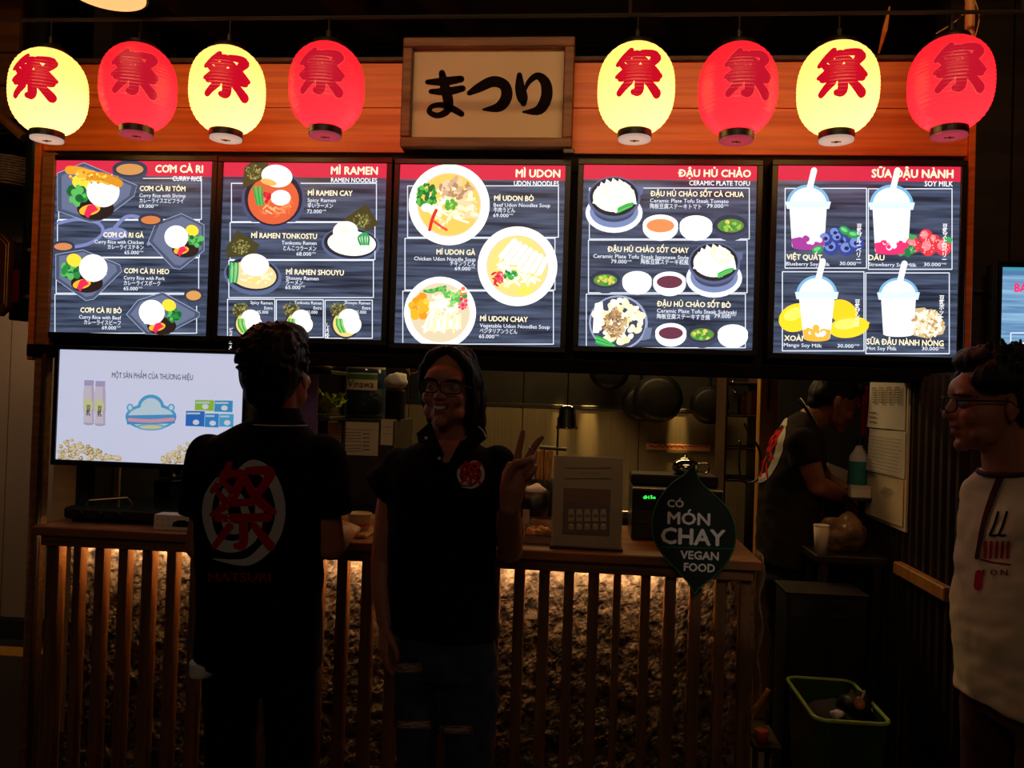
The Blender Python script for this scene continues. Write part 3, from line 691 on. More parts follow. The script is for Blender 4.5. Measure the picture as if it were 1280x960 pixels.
P.specks(212, 800, 108, 98, 80, [(255, 250, 226), (250, 240, 200), (240, 224, 170)], 17, 6, 1.2, 31); P.specks(200, 810, 50, 70, 90, [(176, 140, 96), (206, 176, 130), (150, 110, 76)], 9, 7, 1.4, 32)
for k in range(8): P.line([(110 + k * 4, 720 - k), (104 + k * 5, 780), (100 + k * 3, 850)], 8, ((255, 255, 246), (240, 236, 220))[k % 2], 7, True)
for k in range(5): P.line([(112, 868 + k * 8), (150, 884 + k * 7), (196, 912 + k * 2)], 8, ((40, 160, 70), (90, 190, 100))[k % 2], 7, True)
for x, y, r, ry, k in ((408, 354, 82, 60, 'o'), (572, 356, 76, 58, 'r'), (732, 354, 78, 60, 'g'), (154, 606, 70, 52, 'g'), (300, 610, 68, 54, 'r'), (450, 614, 76, 56, 'p'), (456, 850, 72, 54, 'p'), (600, 856, 70, 54, 'g'), (742, 856, 70, 54, 'r')):
    c = {'o': (226, 140, 84), 'r': (255, 255, 255), 'g': (92, 140, 60), 'p': (104, 50, 70)}[k]
    small_bowl(P, x, y, r, ry, c, light=k != 'g', seed=int(x))
    if k == 'r': P.ell(x, y + 2, r * .86, ry * .66, (255, 255, 252), 6); P.specks(x, y, r * .7, ry * .5, 26, [(255, 255, 255), (240, 240, 240)], 7, 6, 1.4, int(x))
P.build('printed_menu', SCREEN, S_)

# -- soy milk
T, S_, P = board((972.5, 207, 1195, 447), (955, 185, 3.49), 'lit menu screen of four soy milk cups with straws, rightmost in the row', head=141)
P.border(92, 176, 447, 524); P.border(455, 178, 820, 529); P.border(80, 540, 436, 885); P.border(444, 545, 808, 897)
P.text('SỮA ĐẬU NÀNH', 470, 824, 128, 34, YL, 7, 1.2); P.text('SOY MILK', 700, 823, 167, 22, WH, 7, .4)
def cup(cx, yt, ym, yb, wt, wb, fruit, seed):
    """dome-lidded cup: dome top yt, rim ym, bottom yb, widths at rim and bottom"""
    P.line([(cx + 26, yt - 62), (cx - 4, yt + 60)], 26, (255, 255, 255), 6)
    P.ell(cx, ym, wt, ym - yt, (120, 176, 214), 3, 0, 28, pi, 2 * pi); P.ell(cx, ym, wt * .86, (ym - yt) * .86, (226, 242, 252), 4, 0, 28, pi, 2 * pi)
    P.poly([(cx - wt * 1.06, ym - 12), (cx + wt * 1.06, ym - 12), (cx + wt * .98, ym + 20), (cx - wt * .98, ym + 20)], (214, 232, 246), 5)
    P.poly([(cx - wt * .86, ym + 14), (cx + wt * .86, ym + 14), (cx + wb, yb), (cx - wb, yb)], (253, 253, 255), 5)
    P.ell(cx, yb, wb, 12, (253, 253, 255), 5)
    if fruit: 
        P.poly([(cx - wb * 1.05, yb - 34), (cx - wb * .5, yb - 42), (cx, yb - 30), (cx + wb * .5, yb - 40), (cx + wb * 1.05, yb - 34), (cx + wb * .96, yb + 6), (cx - wb * .96, yb + 6)], fruit, 6); P.ell(cx, yb + 4, wb * .96, 12, fruit, 6)
        P.specks(cx, yb - 30, wb * .8, 14, 12, [fruit, (250, 230, 244)], 12, 6, seed=seed)
cup(192, 160, 246, 430, 94, 70, (160, 60, 150), 3); cup(556, 160, 250, 450, 96, 72, (226, 50, 110), 4)
g = random.Random(5)
for x, y, r in ((268, 398, 30), (310, 372, 26), (292, 434, 34), (340, 410, 30), (360, 440, 32), (402, 418, 34), (320, 392, 26)):
    P.ell(x, y, r, r, (48, 66, 140), 5); P.ell(x - 4, y - 6, r * .7, r * .66, (110, 136, 206), 5); P.ell(x, y - 2, r * .32, r * .28, (30, 34, 80), 6)
for x, y, q in ((352, 360, 30), (390, 378, 10), (234, 444, -20)): P.ell(x, y, 26, 17, (40, 150, 80), 6, q); P.ell(x - 3, y - 3, 16, 8, (110, 200, 130), 6, q)
for x, y, r in ((650, 424, 34), (706, 386, 30), (716, 434, 36), (782, 432, 36), (744, 400, 22)):
    P.ell(x, y, r, r * 1.05, (222, 50, 70), 5); P.ell(x - 7, y - 8, r * .55, r * .6, (250, 130, 140), 5); P.specks(x, y, r * .8, r * .8, 14, [(255, 200, 160)], 2.4, 6, seed=int(x))
P.specks(620, 448, 34, 22, 22, [(60, 160, 90), (30, 120, 70)], 11, 6, seed=3); P.specks(648, 386, 16, 8, 8, [(60, 160, 90)], 8, 6, seed=4); P.specks(800, 402, 22, 10, 10, [(60, 160, 90)], 7, 6, seed=6)
P.ell(140, 740, 78, 60, (250, 214, 40), 3, -22); P.ell(128, 725, 44, 26, (255, 236, 100), 4, -22); P.ell(345, 715, 66, 50, (252, 206, 36), 3, 30); P.ell(370, 782, 88, 46, (248, 212, 44), 4, -8); P.ell(360, 768, 54, 22, (255, 238, 110), 5, -8)
P.poly([(430, 750), (462, 762), (440, 790)], (248, 212, 44), 4)
cup(230, 556, 640, 828, 90, 58, (250, 180, 60), 9); cup(586, 566, 642, 812, 88, 66, None, 0)
P.poly([(652, 818), (656, 700), (700, 696), (760, 740), (792, 780), (780, 812), (700, 828)], (206, 178, 130), 4)
P.specks(712, 764, 66, 58, 190, [(250, 236, 206), (232, 208, 160), (255, 248, 226), (190, 150, 100)], 8, 5, 1.35, 17)
P.text('VIỆT QUẤT', 98, 252, 486, 22, YL, 7, .9); P.text('Blueberry Soy Milk', 96, 286, 512, 15, DIM, 7, .3); P.text('30.000', 330, 400, 511, 15, DIM, 7, .4); P.text('VND', 402, 424, 504, 7, DIM, 7)
P.text('DÂU', 455, 524, 489, 22, YL, 7, .9); P.text('Strawberry Soy Milk', 456, 664, 515, 15, DIM, 7, .3); P.text('30.000', 697, 770, 515, 15, DIM, 7, .4); P.text('VND', 772, 796, 508, 7, DIM, 7)
P.text('XOÀI', 88, 168, 840, 22, YL, 7, .9); P.text('Mango Soy Milk', 86, 252, 866, 15, DIM, 7, .3); P.text('30.000', 320, 390, 870, 15, DIM, 7, .4); P.text('VND', 392, 416, 863, 7, DIM, 7)
P.text('SỮA ĐẬU NÀNH NÓNG', 448, 782, 856, 24, YL, 7, .9); P.text('Hot Soy Milk', 448, 578, 880, 15, DIM, 7, .3); P.text('30.000', 688, 760, 882, 15, DIM, 7, .4); P.text('VND', 762, 786, 875, 7, DIM, 7)
P.text('豆\n乳\nブ\nル\nー\nベ\nリ\nー', 404, 426, 352, 18, WH, 7, .4); P.text('豆\n乳\nス\nト\nロ\nベ\nリ\nー', 778, 800, 352, 18, WH, 7, .4)
P.text('豆\n乳\nマ\nン\nゴ\nー', 396, 418, 682, 18, WH, 7, .4); P.text('豆\n乳\nホ\nッ\nト', 764, 786, 664, 18, WH, 7, .4)
P.build('printed_menu', SCREEN, S_)

# -- neighbouring stall's screen, cut by the frame
m6 = bpy.data.materials.new('blue_plank_print'); m6.use_nodes = True; slate(m6, (84, 128, 176), (150, 196, 228), 1.0)
_w = WOODBG; WOODBG = m6
T, S_, P = board((1252.5, 334, 1420, 520), (1200, 160, 3.2), 'lit bluish menu screen with pink heading at the right edge of the picture', group=None, Y=3.15, mz=.02)
WOODBG = _w
P.rect(170, 556, 700, 578, (60, 140, 160), 1); P.text('BÁNH', 218, 330, 655, 32, (236, 40, 110), 7, 1.2)
P.border(203, 820, 600, 1100, 4); P.text('CƠM', 228, 330, 888, 30, WH, 7, 1.0)
P.build('printed_menu', SCREEN, S_)

# ================================================================== TV on the counter
Yt = 2.88
p0 = at(75, 437, Yt); p1 = at(305, 576, Yt); x0, x1 = at(75, 440, Yt).x, at(306, 440, Yt).x; z1 = at(190, 440, Yt).z; z0 = at(170, 578, Yt).z
T = thing('television', ((x0 + x1) / 2, Yt + .03, ztop), 'flat television with soy milk bottles and soybeans on a pale lit screen', 'television')
bm = B(); box(bm, (x0 - .016, Yt + .003, z0 - .02), (x1 + .016, Yt + .05, z1 + .014), .005)
obj('casing', bm, 'black', T)
bm = B()
for lo, hi in (((x0 - .016, Yt - .008, z1), (x1 + .016, Yt + .003, z1 + .014)), ((x0 - .016, Yt - .008, z0 - .02), (x1 + .016, Yt + .003, z0)), ((x0 - .016, Yt - .008, z0), (x0, Yt + .003, z1)), ((x1, Yt - .008, z0), (x1 + .016, Yt + .003, z1))): box(bm, lo, hi, .002)
obj('bezel', bm, 'black', T)
S_ = obj('screen', box(B(), (x0, Yt, z0), (x1, Yt + .003, z1)), emis('tv_glow', (206, 212, 238), .82), T)
P = Print(Yt, 50, 420, 3.69)
P.text('MỘT SẢN PHẨM CỦA THƯƠNG HIỆU', 332, 706, 192, 24, (70, 74, 96), 4, .3)
for cx, dy in ((226, 0), (278, 4)):
    P.ell(cx, 402 + dy, 25, 10, (196, 186, 214), 2)
    P.poly([(cx - 20, 215 + dy), (cx + 22, 215 + dy), (cx + 24, 240 + dy), (cx + 27, 262 + dy), (cx + 27, 340 + dy), (cx + 22, 360 + dy), (cx + 25, 400 + dy), (cx - 26, 400 + dy), (cx - 24, 362 + dy), (cx - 27, 340 + dy), (cx - 26, 262 + dy), (cx - 22, 240 + dy)], (226, 214, 232), 2)
    P.rect(cx - 21, 203 + dy, cx + 23, 230 + dy, (188, 176, 220), 3); P.poly([(cx + 12, 232 + dy), (cx + 22, 232 + dy), (cx + 24, 396 + dy), (cx + 14, 396 + dy)], (204, 190, 212), 3)
    P.ell(cx - 4, 318 + dy, 22, 32, (226, 226, 170), 4); P.text('豆\n乳', cx - 12, cx + 8, 342 + dy, 20, (40, 44, 40), 6, .8)
# a plain rounded badge stands for the cartoon emblem
P.ell(512, 372, 118, 62, (90, 180, 232), 2); P.ell(512, 330, 62, 60, (90, 180, 232), 2); P.ell(512, 374, 106, 50, (214, 236, 250), 3); P.ell(512, 332, 48, 46, (214, 236, 250), 3)
P.poly([(398, 366), (628, 362), (622, 404), (402, 408)], (84, 166, 226), 4); P.line([(412, 386), (512, 392), (614, 384)], 16, (240, 170, 190), 5, True)
P.ell(512, 420, 66, 16, (120, 194, 236), 3); P.ell(512, 420, 52, 9, (236, 226, 170), 4)
for x in (416, 606): P.ell(x, 330, 16, 18, (110, 190, 236), 3); P.ell(x, 330, 9, 11, (226, 240, 250), 4)
for x0_, y0_, x1_, y1_, c in ((716, 294, 802, 346, (160, 206, 70)), (806, 296, 888, 352, (70, 160, 220)), (674, 344, 758, 418, (50, 120, 214)), (762, 356, 824, 422, (60, 150, 226)), (828, 358, 892, 420, (90, 180, 232))):
    P.rect(x0_, y0_, x1_, y1_, c, 3); P.line([(x0_, y0_), (x1_, y0_)], 4, (232, 236, 244), 4); P.line([(x0_ + 6, y0_ + 13), (x1_ - 22, y0_ + 13)], 8, (206, 226, 240), 4); P.ell((x0_ + x1_) / 2 + 4, y1_ - 20, 15, 12, (236, 240, 250), 4)
g = random.Random(2)
for i in range(190):
    x = g.uniform(88, 372); top = 470 + max(0, x - 130) * .42 if x > 130 else 470 - (x - 130) * .3
    y = g.uniform(min(top, 560), 568)
    if i > 95: x = g.uniform(560, 800); y = g.uniform(max(490, 560 - (x - 560) * .6), 584)
    c = g.choice([(206, 176, 120), (226, 202, 150), (236, 218, 176), (186, 150, 92)]); P.ell(x, y, 11, 8.5, c, 3, g.uniform(0, 180), 10); P.ell(x - 2, y - 2, 5, 3, (246, 236, 206), 4, 0, 8)
P.build('printed_picture', TVP, S_)
bm = B(); cx = at(162, 590, Yt + .06).x
box(bm, (cx - .026, 3.20, ztop + .02), (cx + .026, 3.23, z0 + .12), .004); obj('stand_post', bm, 'black', T)
obj('stand_arm', box(B(), (cx - .02, Yt + .05, z0 + .07), (cx + .02, 3.20, z0 + .11), .003), 'black', T)
obj('stand_foot', box(B(), (cx - .07, 3.155, ztop), (cx + .055, 3.30, ztop + .02), .006), 'black', T)
# ================================================================== LANTERNS
def paper_mat(name, col, e, t):
    m = bpy.data.materials.new(name); m.use_nodes = True; N = m.node_tree.nodes; L = m.node_tree.links
    for q in list(N): N.remove(q)
    o = N.new('ShaderNodeOutputMaterial'); a = N.new('ShaderNodeAddShader'); em = N.new('ShaderNodeEmission'); tr = N.new('ShaderNodeBsdfTranslucent')
    a2 = N.new('ShaderNodeAddShader'); gl = N.new('ShaderNodeBsdfGlossy'); gl.inputs['Color'].default_value = (.035, .035, .035, 1); gl.inputs['Roughness'].default_value = .22
    tc = N.new('ShaderNodeTexCoord'); wv = N.new('ShaderNodeTexWave'); wv.bands_direction = 'Z'; wv.inputs['Scale'].default_value = 30; bp = N.new('ShaderNodeBump'); bp.inputs['Strength'].default_value = .25; bp.inputs['Distance'].default_value = .003
    L.new(tc.outputs['Object'], wv.inputs['Vector']); L.new(wv.outputs['Fac'], bp.inputs['Height']); L.new(bp.outputs[0], gl.inputs['Normal'])
    em.inputs[0].default_value = (*lin(col), 1); em.inputs[1].default_value = e
    tr.inputs[0].default_value = (*[x * t for x in lin(col)], 1)
    L.new(em.outputs[0], a.inputs[0]); L.new(tr.outputs[0], a.inputs[1]); L.new(a.outputs[0], a2.inputs[0]); L.new(gl.outputs[0], a2.inputs[1]); L.new(a2.outputs[0], o.inputs[0])
    return m
cream = paper_mat('cream_paper', (255, 210, 122), .44, .9); redp = paper_mat('red_paper', (232, 34, 46), .55, .9)
cream_d = paper_mat('cream_disc', (236, 206, 190), .42, .3); red_d = paper_mat('red_disc', (220, 90, 110), .3, .3)
redc = paper_mat('red_character', (222, 14, 40), .85, 0); darkc = paper_mat('crimson_character', (206, 22, 46), .9, 0); goldc = paper_mat('pale_character', (240, 84, 72), .9, 0)
RL, HL = .117, .132
def lr(z): return max(.05, RL * max(0, 1 - abs(z / (HL * 1.07)) ** 2.5) ** .5)
def lantern(col):
    white = col == 'cream'
    T = thing('paper_lantern', (0, 0, 0), '', 'lantern', 'round paper lanterns hung over the stall')
    prof = []
    nr = 22
    for i in range(nr * 4 + 1):
        z = -HL + 2 * HL * i / (nr * 4); prof.append((lr(z) + .0011 * cos(2 * pi * i / 4), z))
    bm = lathe(B(), prof, (0, 0, 0), 56, caps=False); obj('paper_shade', bm, cream if white else redp, T, smooth=True)
    bm = lathe(B(), [(.044, -HL - .018), (.052, -HL - .018), (.052, -HL + .004), (.048, -HL + .006), (.044, -HL + .002)], (0, 0, 0), 40, caps=False); obj('bottom_ring', bm, 'black', T, smooth=False)
    bm = lathe(B(), [(.050, -HL - .0245), (.050, -HL - .0185)], (0, 0, 0), 40); obj('bottom_disc', bm, cream_d if white else red_d, T)
    bm = B(); ball(bm, (0, 0, -HL - .026), (.007, .007, .004), 2); tube(bm, [(-.014, 0, -HL - .026), (.014, 0, -HL - .026)], .002, 6); obj('disc_clip', bm, 'gold', T)
    bm = lathe(B(), [(.0, HL + .012), (.05, HL + .012), (.053, HL + .004), (.051, HL - .008), (.046, HL - .008)], (0, 0, 0), 40, caps=False); obj('top_cap', bm, 'black', T)
    bm = B(); tube(bm, [(-.03, 0, HL + .012), (-.03, 0, HL + .028), (.03, 0, HL + .028), (.03, 0, HL + .012)], .003, 6); tube(bm, [(0, 0, HL + .028), (0, 0, HL + .05)], .009, 10); obj('hanger', bm, 'iron', T)
    # painted character wrapped round the shade
    def wrap(sc, off, wf, m, nm):
        v3 = []; f3 = []
        for s in KANJI:
            v, f = stroke2d([(x, y, .118 * k * wf) for x, y, k in s], 6); b = len(v3)
            for x, y in v:
                z = .012 + (y - .5) * sc; a = (x - .5) * sc / RL; r = lr(z) + off
                v3.append((r * sin(a), -r * cos(a), z))
            f3 += [tuple(i + b for i in q) for q in f]; off += .00012
        me = bpy.data.meshes.new(nm); me.from_pydata(v3, [], f3); obj(nm, me, m, T)
    wrap(.132, .0038, 1.75, redc if white else darkc, 'painted_character')
    if not white: wrap(.132, .0031, 2.0, goldc, 'character_outline')
    l = bpy.data.lights.new('bulb', 'POINT'); l.energy = 1.5 if white else 1.5; l.color = (1, .82, .55) if white else (1, .6, .5); l.shadow_soft_size = .03
    o = bpy.data.objects.new('bulb', l); COL.objects.link(o); o.parent = T; o.location = (.01, 0, -.05)
    return T
YL_ = 2.55
protoW, protoR = lantern('cream'), lantern('red'); used = {}
for px, py, c, dr, lab in (
    (61, 116, 'cream', -20, 'glowing cream paper lantern at the left end of the row, character turned left'),
    (173, 110, 'red', -4, 'glowing red paper lantern second from the left, above the curry menu'),
    (284.5, 114, 'cream', 0, 'glowing cream paper lantern above the left edge of the ramen menu'),
    (408.5, 110, 'red', -8, 'glowing red paper lantern just left of the framed white sign'),
    (795, 112, 'cream', 3, 'glowing cream paper lantern just right of the framed white sign'),
    (922, 113, 'red', 14, 'glowing red paper lantern above the tofu menu, between two cream lanterns'),
    (1047, 112, 'cream', 4, 'glowing cream paper lantern between the two red lanterns on the right'),
    (1188, 106, 'red', 10, 'glowing red paper lantern at the right end of the row')):
    p = protoW if c == 'cream' else protoR
    o = p if c not in used else dup(p); used[c] = 1
    q = at(px, py, YL_); o.location = q; o['label'] = lab
    o.rotation_euler = (0, 0, math.atan2(q.x, q.y) * -1 * .9 + R(dr))
# rail the lanterns hang on
q0 = at(61, 116, YL_); q1 = at(1188, 106, YL_); zr = max(q0.z, q1.z) + HL + .085
bm = B(); tube(bm, [(q0.x - .25, YL_, zr), (q1.x + .25, YL_, zr)], .006, 10)
T = thing('hanging_rail', ((q0.x + q1.x) / 2, YL_, zr), 'thin black rail above the row of lanterns', 'rail')
obj('rail_bar', bm, 'void', T)
for px, py in ((61, 116), (173, 110), (284.5, 114), (408.5, 110), (795, 112), (922, 113), (1047, 112), (1188, 106)):
    q = at(px, py, YL_); bm = B(); tube(bm, [(q.x, YL_, q.z + HL + .051), (q.x, YL_, zr)], .0025, 6); obj('cord', bm, 'matte_black', T)
for x in (q0.x - .2, 0.1, q1.x + .2):
    bm = B(); tube(bm, [(x, YL_, zr), (x, YL_, 3.26)], .006, 6); obj('rail_rod', bm, 'matte_black', T)
bm = B(); tube(bm, [at(1212, 52, 2.62), at(1213, -30, 2.62)], .014, 10); tag(obj('bamboo_stick', bm, 'bamboo'), 'pale vertical stick above the lantern at the right end', 'stick')
bm = B(); _b = at(1098, 80, 2.98); _b.z = zt + .019; tube(bm, [_b, at(1106, 38, 2.9), at(1112, 8, 2.85)], [.003, .009, .003], 8); tag(obj('wooden_skewer', bm, 'bamboo'), 'thin tapering stick in the dark between the last two lanterns', 'stick')
for k, ps in enumerate((((1170, 42), (1190, 30), (1206, 16)), ((1219, 46), (1224, 20), (1216, -6)))):
    bm = B(); tube(bm, smooth_path([tuple(at(x, y, 2.57)) for x, y in ps]), .0018, 6)
    tag(obj('loose_wire', bm, 'bamboo'), ('thin wire curling left of the pale stick, top right', 'thin wire curling right of the pale stick, top right')[k], 'wire')
# domed ceiling lamp cut by the top edge of the picture
c = at(134, -8, 2.35); T = thing('ceiling_lamp', c, 'warm domed ceiling lamp at the top edge, left of the picture', 'lamp')
obj('shade', lathe(B(), [(.115, 0), (.112, .03), (.08, .07), (.02, .09), (.0, .09)], c, 36, caps=False), 'steel_dark', T, smooth=True)
obj('diffuser', lathe(B(), [(.108, .004), (.108, -.004), (.07, -.014), (0, -.018)], c, 36, caps=False), emis('lamp_glow', (255, 190, 120), 1.1), T, smooth=True)
bm = B(); tube(bm, [c + V((0, 0, .09)), (c.x, c.y, 3.25)], .006, 6); obj('stem', bm, 'black', T)

# ================================================================== FRAMED SIGN
Yf = 2.93
a = at(503, 49, Yf); b = at(717, 188, Yf); ia = at(514, 61, Yf); ib = at(706, 177, Yf)
x0, x1, z1, z0 = at(504, 118, Yf).x, at(717, 118, Yf).x, at(610, 50, Yf).z, at(610, 187, Yf).z
fw_ = .036; FW2 = wood('sign_frame_wood', (120, 78, 46), (88, 54, 32), .5, 5)
T = thing('framed_sign', ((x0 + x1) / 2, Yf, z0), 'wood-framed white sign with black brushed characters, centred above the menus', 'sign')
for lo, hi in (((x0, Yf - .03, z1 - fw_), (x1, Yf + .05, z1)), ((x0, Yf - .03, z0), (x1, Yf + .05, z0 + fw_)), ((x0, Yf - .03, z0 + fw_), (x0 + fw_, Yf + .05, z1 - fw_)), ((x1 - fw_, Yf - .03, z0 + fw_), (x1, Yf + .05, z1 - fw_))):
    obj('frame_bar', box(B(), lo, hi, .004), FW2, T)
obj('panel', box(B(), (x0 + fw_ - .002, Yf, z0 + fw_ - .002), (x1 - fw_ + .002, Yf + .02, z1 - fw_ + .002)), 'sign_face', T)
P = Print(Yf - .0005, 340, 0, 3.2); K = (18, 12, 14)
for s in ([(622, 328, 20), (690, 326, 35), (756, 316, 28)], [(636, 366, 20), (700, 366, 33), (762, 354, 26)],
          [(680, 292, 26), (692, 350, 40), (706, 410, 40), (698, 446, 30), (662, 462, 24), (630, 448, 22), (640, 426, 20), (680, 420, 24), (724, 436, 28), (758, 456, 24)],
          [(790, 372, 22), (830, 350, 38), (885, 326, 44), (930, 342, 44), (938, 388, 46), (908, 428, 40), (846, 438, 10)],
          [(990, 300, 22), (992, 350, 40), (1002, 392, 44), (1006, 414, 24)],
          [(1006, 380, 6), (1026, 330, 20), (1062, 304, 30), (1094, 332, 42), (1098, 388, 46), (1068, 440, 40), (1004, 448, 8)]): P.brush(s, K)
P.build('brushed_writing', PRINT, T)
bm = B(); box(bm, (x1 - .03, Yf - .032, z0 - .02), (x1 + .01, Yf - .02, z0 - .004), .002); obj('bracket', bm, 'steel_dark', T)

# ================================================================== ON THE COUNTER
def pbox(px0, py0, px1, py1, Y0, dep, bev=.003):
    return wbox(px0, py0, px1, py1, Y0, Y0 + dep, bev)
ZT = ztop
def onc(px, Y): q = at(px, 600, Y); return V((q.x, Y, ZT))
# griddle
x0, x1 = at(78, 650, 2.80).x, at(190, 650, 2.80).x; zg = at(130, 636, 2.80).z
T = thing('griddle', ((x0 + x1) / 2, 2.95, ZT), 'low black flat-top griddle under the television', 'griddle')
obj('body', box(B(), (x0, 2.80, ZT + .012), (x1 + .14, 3.12, zg), .008), 'matte_black', T)
obj('glass_top', box(B(), (x0 + .015, 2.815, zg), (x1 + .125, 3.105, zg + .004), .002), mat('green_glass', (30, 60, 50), .12, 0, .1, 5), T)
for x in (x0 + .03, x1 + .13):
    for y in (2.83, 3.10): bm = B(); lathe(bm, [(.012, 0), (.014, .013)], (x, y, ZT), 12); obj('foot', bm, 'black', T)
bm = B(); tube(bm, [(x0 + .05, 2.86, zg + .004), (x0 + .06, 2.86, zg + .018), (x0 + .17, 2.92, zg + .026), (x0 + .19, 2.92, zg + .004)], .004, 8); obj('lid_handle', bm, 'steel', T)
for i in range(3):
    bm = B(); lathe(bm, [(.014, 0), (.012, .012)], (0, 0, 0), 14); bmesh.ops.rotate(bm, verts=bm.verts, cent=(0, 0, 0), matrix=Matrix.Rotation(pi / 2, 3, 'X')); bmesh.ops.translate(bm, verts=bm.verts, vec=(x0 + .07 + .07 * i, 2.80, ZT + .03)); obj('knob', bm, 'black', T)
# white box with a cut-out
Yb = 2.73; x0, x1 = at(192, 656, Yb).x, at(251, 656, Yb).x; z1 = at(220, 644, Yb).z
T = thing('tissue_box', ((x0 + x1) / 2, Yb + .03, ZT), 'small white dotted card box with dark arched opening, beside the man turned away', 'box')
obj('carton', box(B(), (x0, Yb, ZT), (x1, Yb + .06, z1), .002), 'card', T)
P = Print(Yb - .0004, 50, 420, 3.69)
P.poly([(608, 876), (616, 858), (640, 850), (668, 850), (690, 860), (706, 884), (612, 880)], (20, 18, 18), 1)
for i in range(8):
    for j in range(3):
        x = 540 + i * 26; y = 846 + j * 26
        if not (596 < x < 716 and y < 892): P.ell(x, y, 3, 3, (130, 110, 110), 1, 0, 8)
P.build('printed_pattern', PRINT, T)
# rice cooker
c = onc(222, 3.215); hz = at(216, 590, 3.22).z - ZT
T = thing('rice_cooker', c, 'dark pot with shiny lid half hidden behind the man, under the television', 'cooker')
obj('body', lathe(B(), [(.075, 0), (.085, .02), (.088, hz * .75), (.082, hz * .8)], c, 36), 'iron', T, smooth=True)
obj('lid', lathe(B(), [(.084, hz * .8), (.08, hz * .86), (.05, hz * .94), (.016, hz * .97), (.012, hz)], c, 36), 'chrome', T, smooth=True)
obj('lid_knob', lathe(B(), [(.008, hz - .002), (.016, hz + .006), (.014, hz + .016), (0, hz + .02)], c, 18), 'black', T, smooth=True)
# plywood screen behind the griddle
tag(obj('plywood_panel', box(B(), (at(70, 620, 3.36).x, 3.335, 0), (at(152, 620, 3.36).x, 3.35, at(100, 560, 3.35).z), .002), mat('plywood', (190, 150, 110), .7, 0, .1, 4, (1, 1, 8))), 'tan plywood panel standing behind the griddle', 'panel')
# paper cup by the man's hand, wooden board under it
T = thing('serving_board', onc(450, 2.83), 'small wooden board by the hand of the man turned away', 'board')
q = onc(451, 2.83); obj('board_slab', box(B(), (q.x - .055, 2.74, ZT), (q.x + .05, 2.92, ZT + .014), .004), 'post_wood', T)
T = thing('paper_tub', (q.x, 2.83, ZT + .014), 'cream paper tub with pink band on the wooden board', 'tub')
q.z = ZT + .014; hh = at(452, 642, 2.83).z - q.z
obj('tub_wall', lathe(B(), [(.0, .0), (.031, 0), (.040, hh * .92), (.042, hh), (.038, hh), (.034, .01), (0, .008)], q, 32, caps=False), 'paper', T, smooth=True)
obj('printed_band', lathe(B(), [(.0345, hh * .28), (.0365, hh * .46)], q, 32, caps=False), mat('pink_band', (206, 90, 110), .6), T, smooth=True)
obj('rim', lathe(B(), [(.041, hh - .003), (.0435, hh), (.041, hh + .003), (.038, hh)], q, 32, caps=False), 'jar_cap', T, smooth=True)
# steel tray of fried food
Y0 = 2.80; xa, xb = at(612, 660, Y0).x, at(694, 660, Y0).x
T = thing('food_tray', ((xa + xb) / 2, 2.9, ZT), 'steel tray of fried snacks on the counter behind the raised hand', 'tray')
bm = B(); box(bm, (xa, Y0, ZT), (xb, 2.99, ZT + .006), .002)
for lo, hi in (((xa, Y0, ZT), (xb, Y0 + .005, ZT + .028)), ((xa, 2.985, ZT), (xb, 2.99, ZT + .058)), ((xa, Y0, ZT), (xa + .005, 2.99, ZT + .03)), ((xb - .005, Y0, ZT), (xb, 2.99, ZT + .03))): box(bm, lo, hi, .001)
obj('pan', bm, 'steel', T)
bm = B(); tube(bm, [(xa, Y0, ZT + .029), (xb, Y0, ZT + .029)], .004, 8); obj('rolled_rim', bm, 'chrome', T); bm = B(); tube(bm, [(xa, 2.99, ZT + .06), (xb, 2.99, ZT + .06)], .006, 8); obj('rolled_rim', bm, 'chrome', T)
g = random.Random(11)
for i in range(15):
    x = xa + .03 + (xb - xa - .06) * ((i * .618) % 1); y = Y0 + .03 + .032 * (i % 5); dk = i in (4, 9, 12)
    bm = B(); ball(bm, (x, y, ZT + .024 + .004 * (i % 2)), (.024, .017, .018), 2, Matrix.Rotation(i * 1.3, 3, 'Z'))
    for v in bm.verts: v.co += (v.co - V((x, y, ZT + .024))) * (noise.noise(v.co * 60) * .35)
    tag(obj('snack' if not dk else 'seaweed_snack', bm, 'greens' if dk else 'food', smooth=True), 'dark seaweed-wrapped snack lying in the steel tray' if dk else 'golden fried snack lying in the steel tray', 'snack', 'dark snacks in the steel tray' if dk else 'golden snacks in the steel tray')
bm = B(); q = at(658, 650, 2.80); tube(bm, [(q.x - .006, 2.797, ZT + .02), (q.x - .006, 2.797, q.z + .012)], .002, 6); box(bm, (q.x - .012, 2.792, q.z - .012), (q.x + .010, 2.795, q.z + .036), .001)
tag(obj('price_tag', bm, 'paper'), 'small pale upright price tag clipped to the steel tray', 'tag')
# utensil jar with sticks
q = onc(677, 3.17); T = thing('utensil_jar', q, 'dark jar of pale wooden sticks behind the raised hand', 'jar')
hj = at(677, 598, 3.17).z - ZT
obj('jar_wall', lathe(B(), [(0, 0), (.045, 0), (.05, hj * .3), (.048, hj), (.044, hj), (.04, .01), (0, .01)], q, 28, caps=False), 'iron', T, smooth=True)
for i in range(9):
    a = i * 2.4; r = .012 + .003 * i; zt_ = at(677, 563, 3.17).z + g.uniform(-.006, .006)
    bm = B(); tube(bm, [(q.x + r * cos(a) * .7, q.y + r * sin(a) * .7, ZT + .015), (q.x + r * cos(a) * 1.0, q.y + r * sin(a), zt_)], .0055, 8)
    tag(obj('wooden_chopstick', bm, 'bamboo'), 'pale wooden stick standing in the dark jar', 'chopstick', 'sticks in the dark utensil jar')
q = onc(697, 3.10); T = thing('ladle', (q.x, q.y, ZT), 'black-handled ladle lying across the rear of the counter', 'ladle')
zz = at(690, 561, 3.12).z
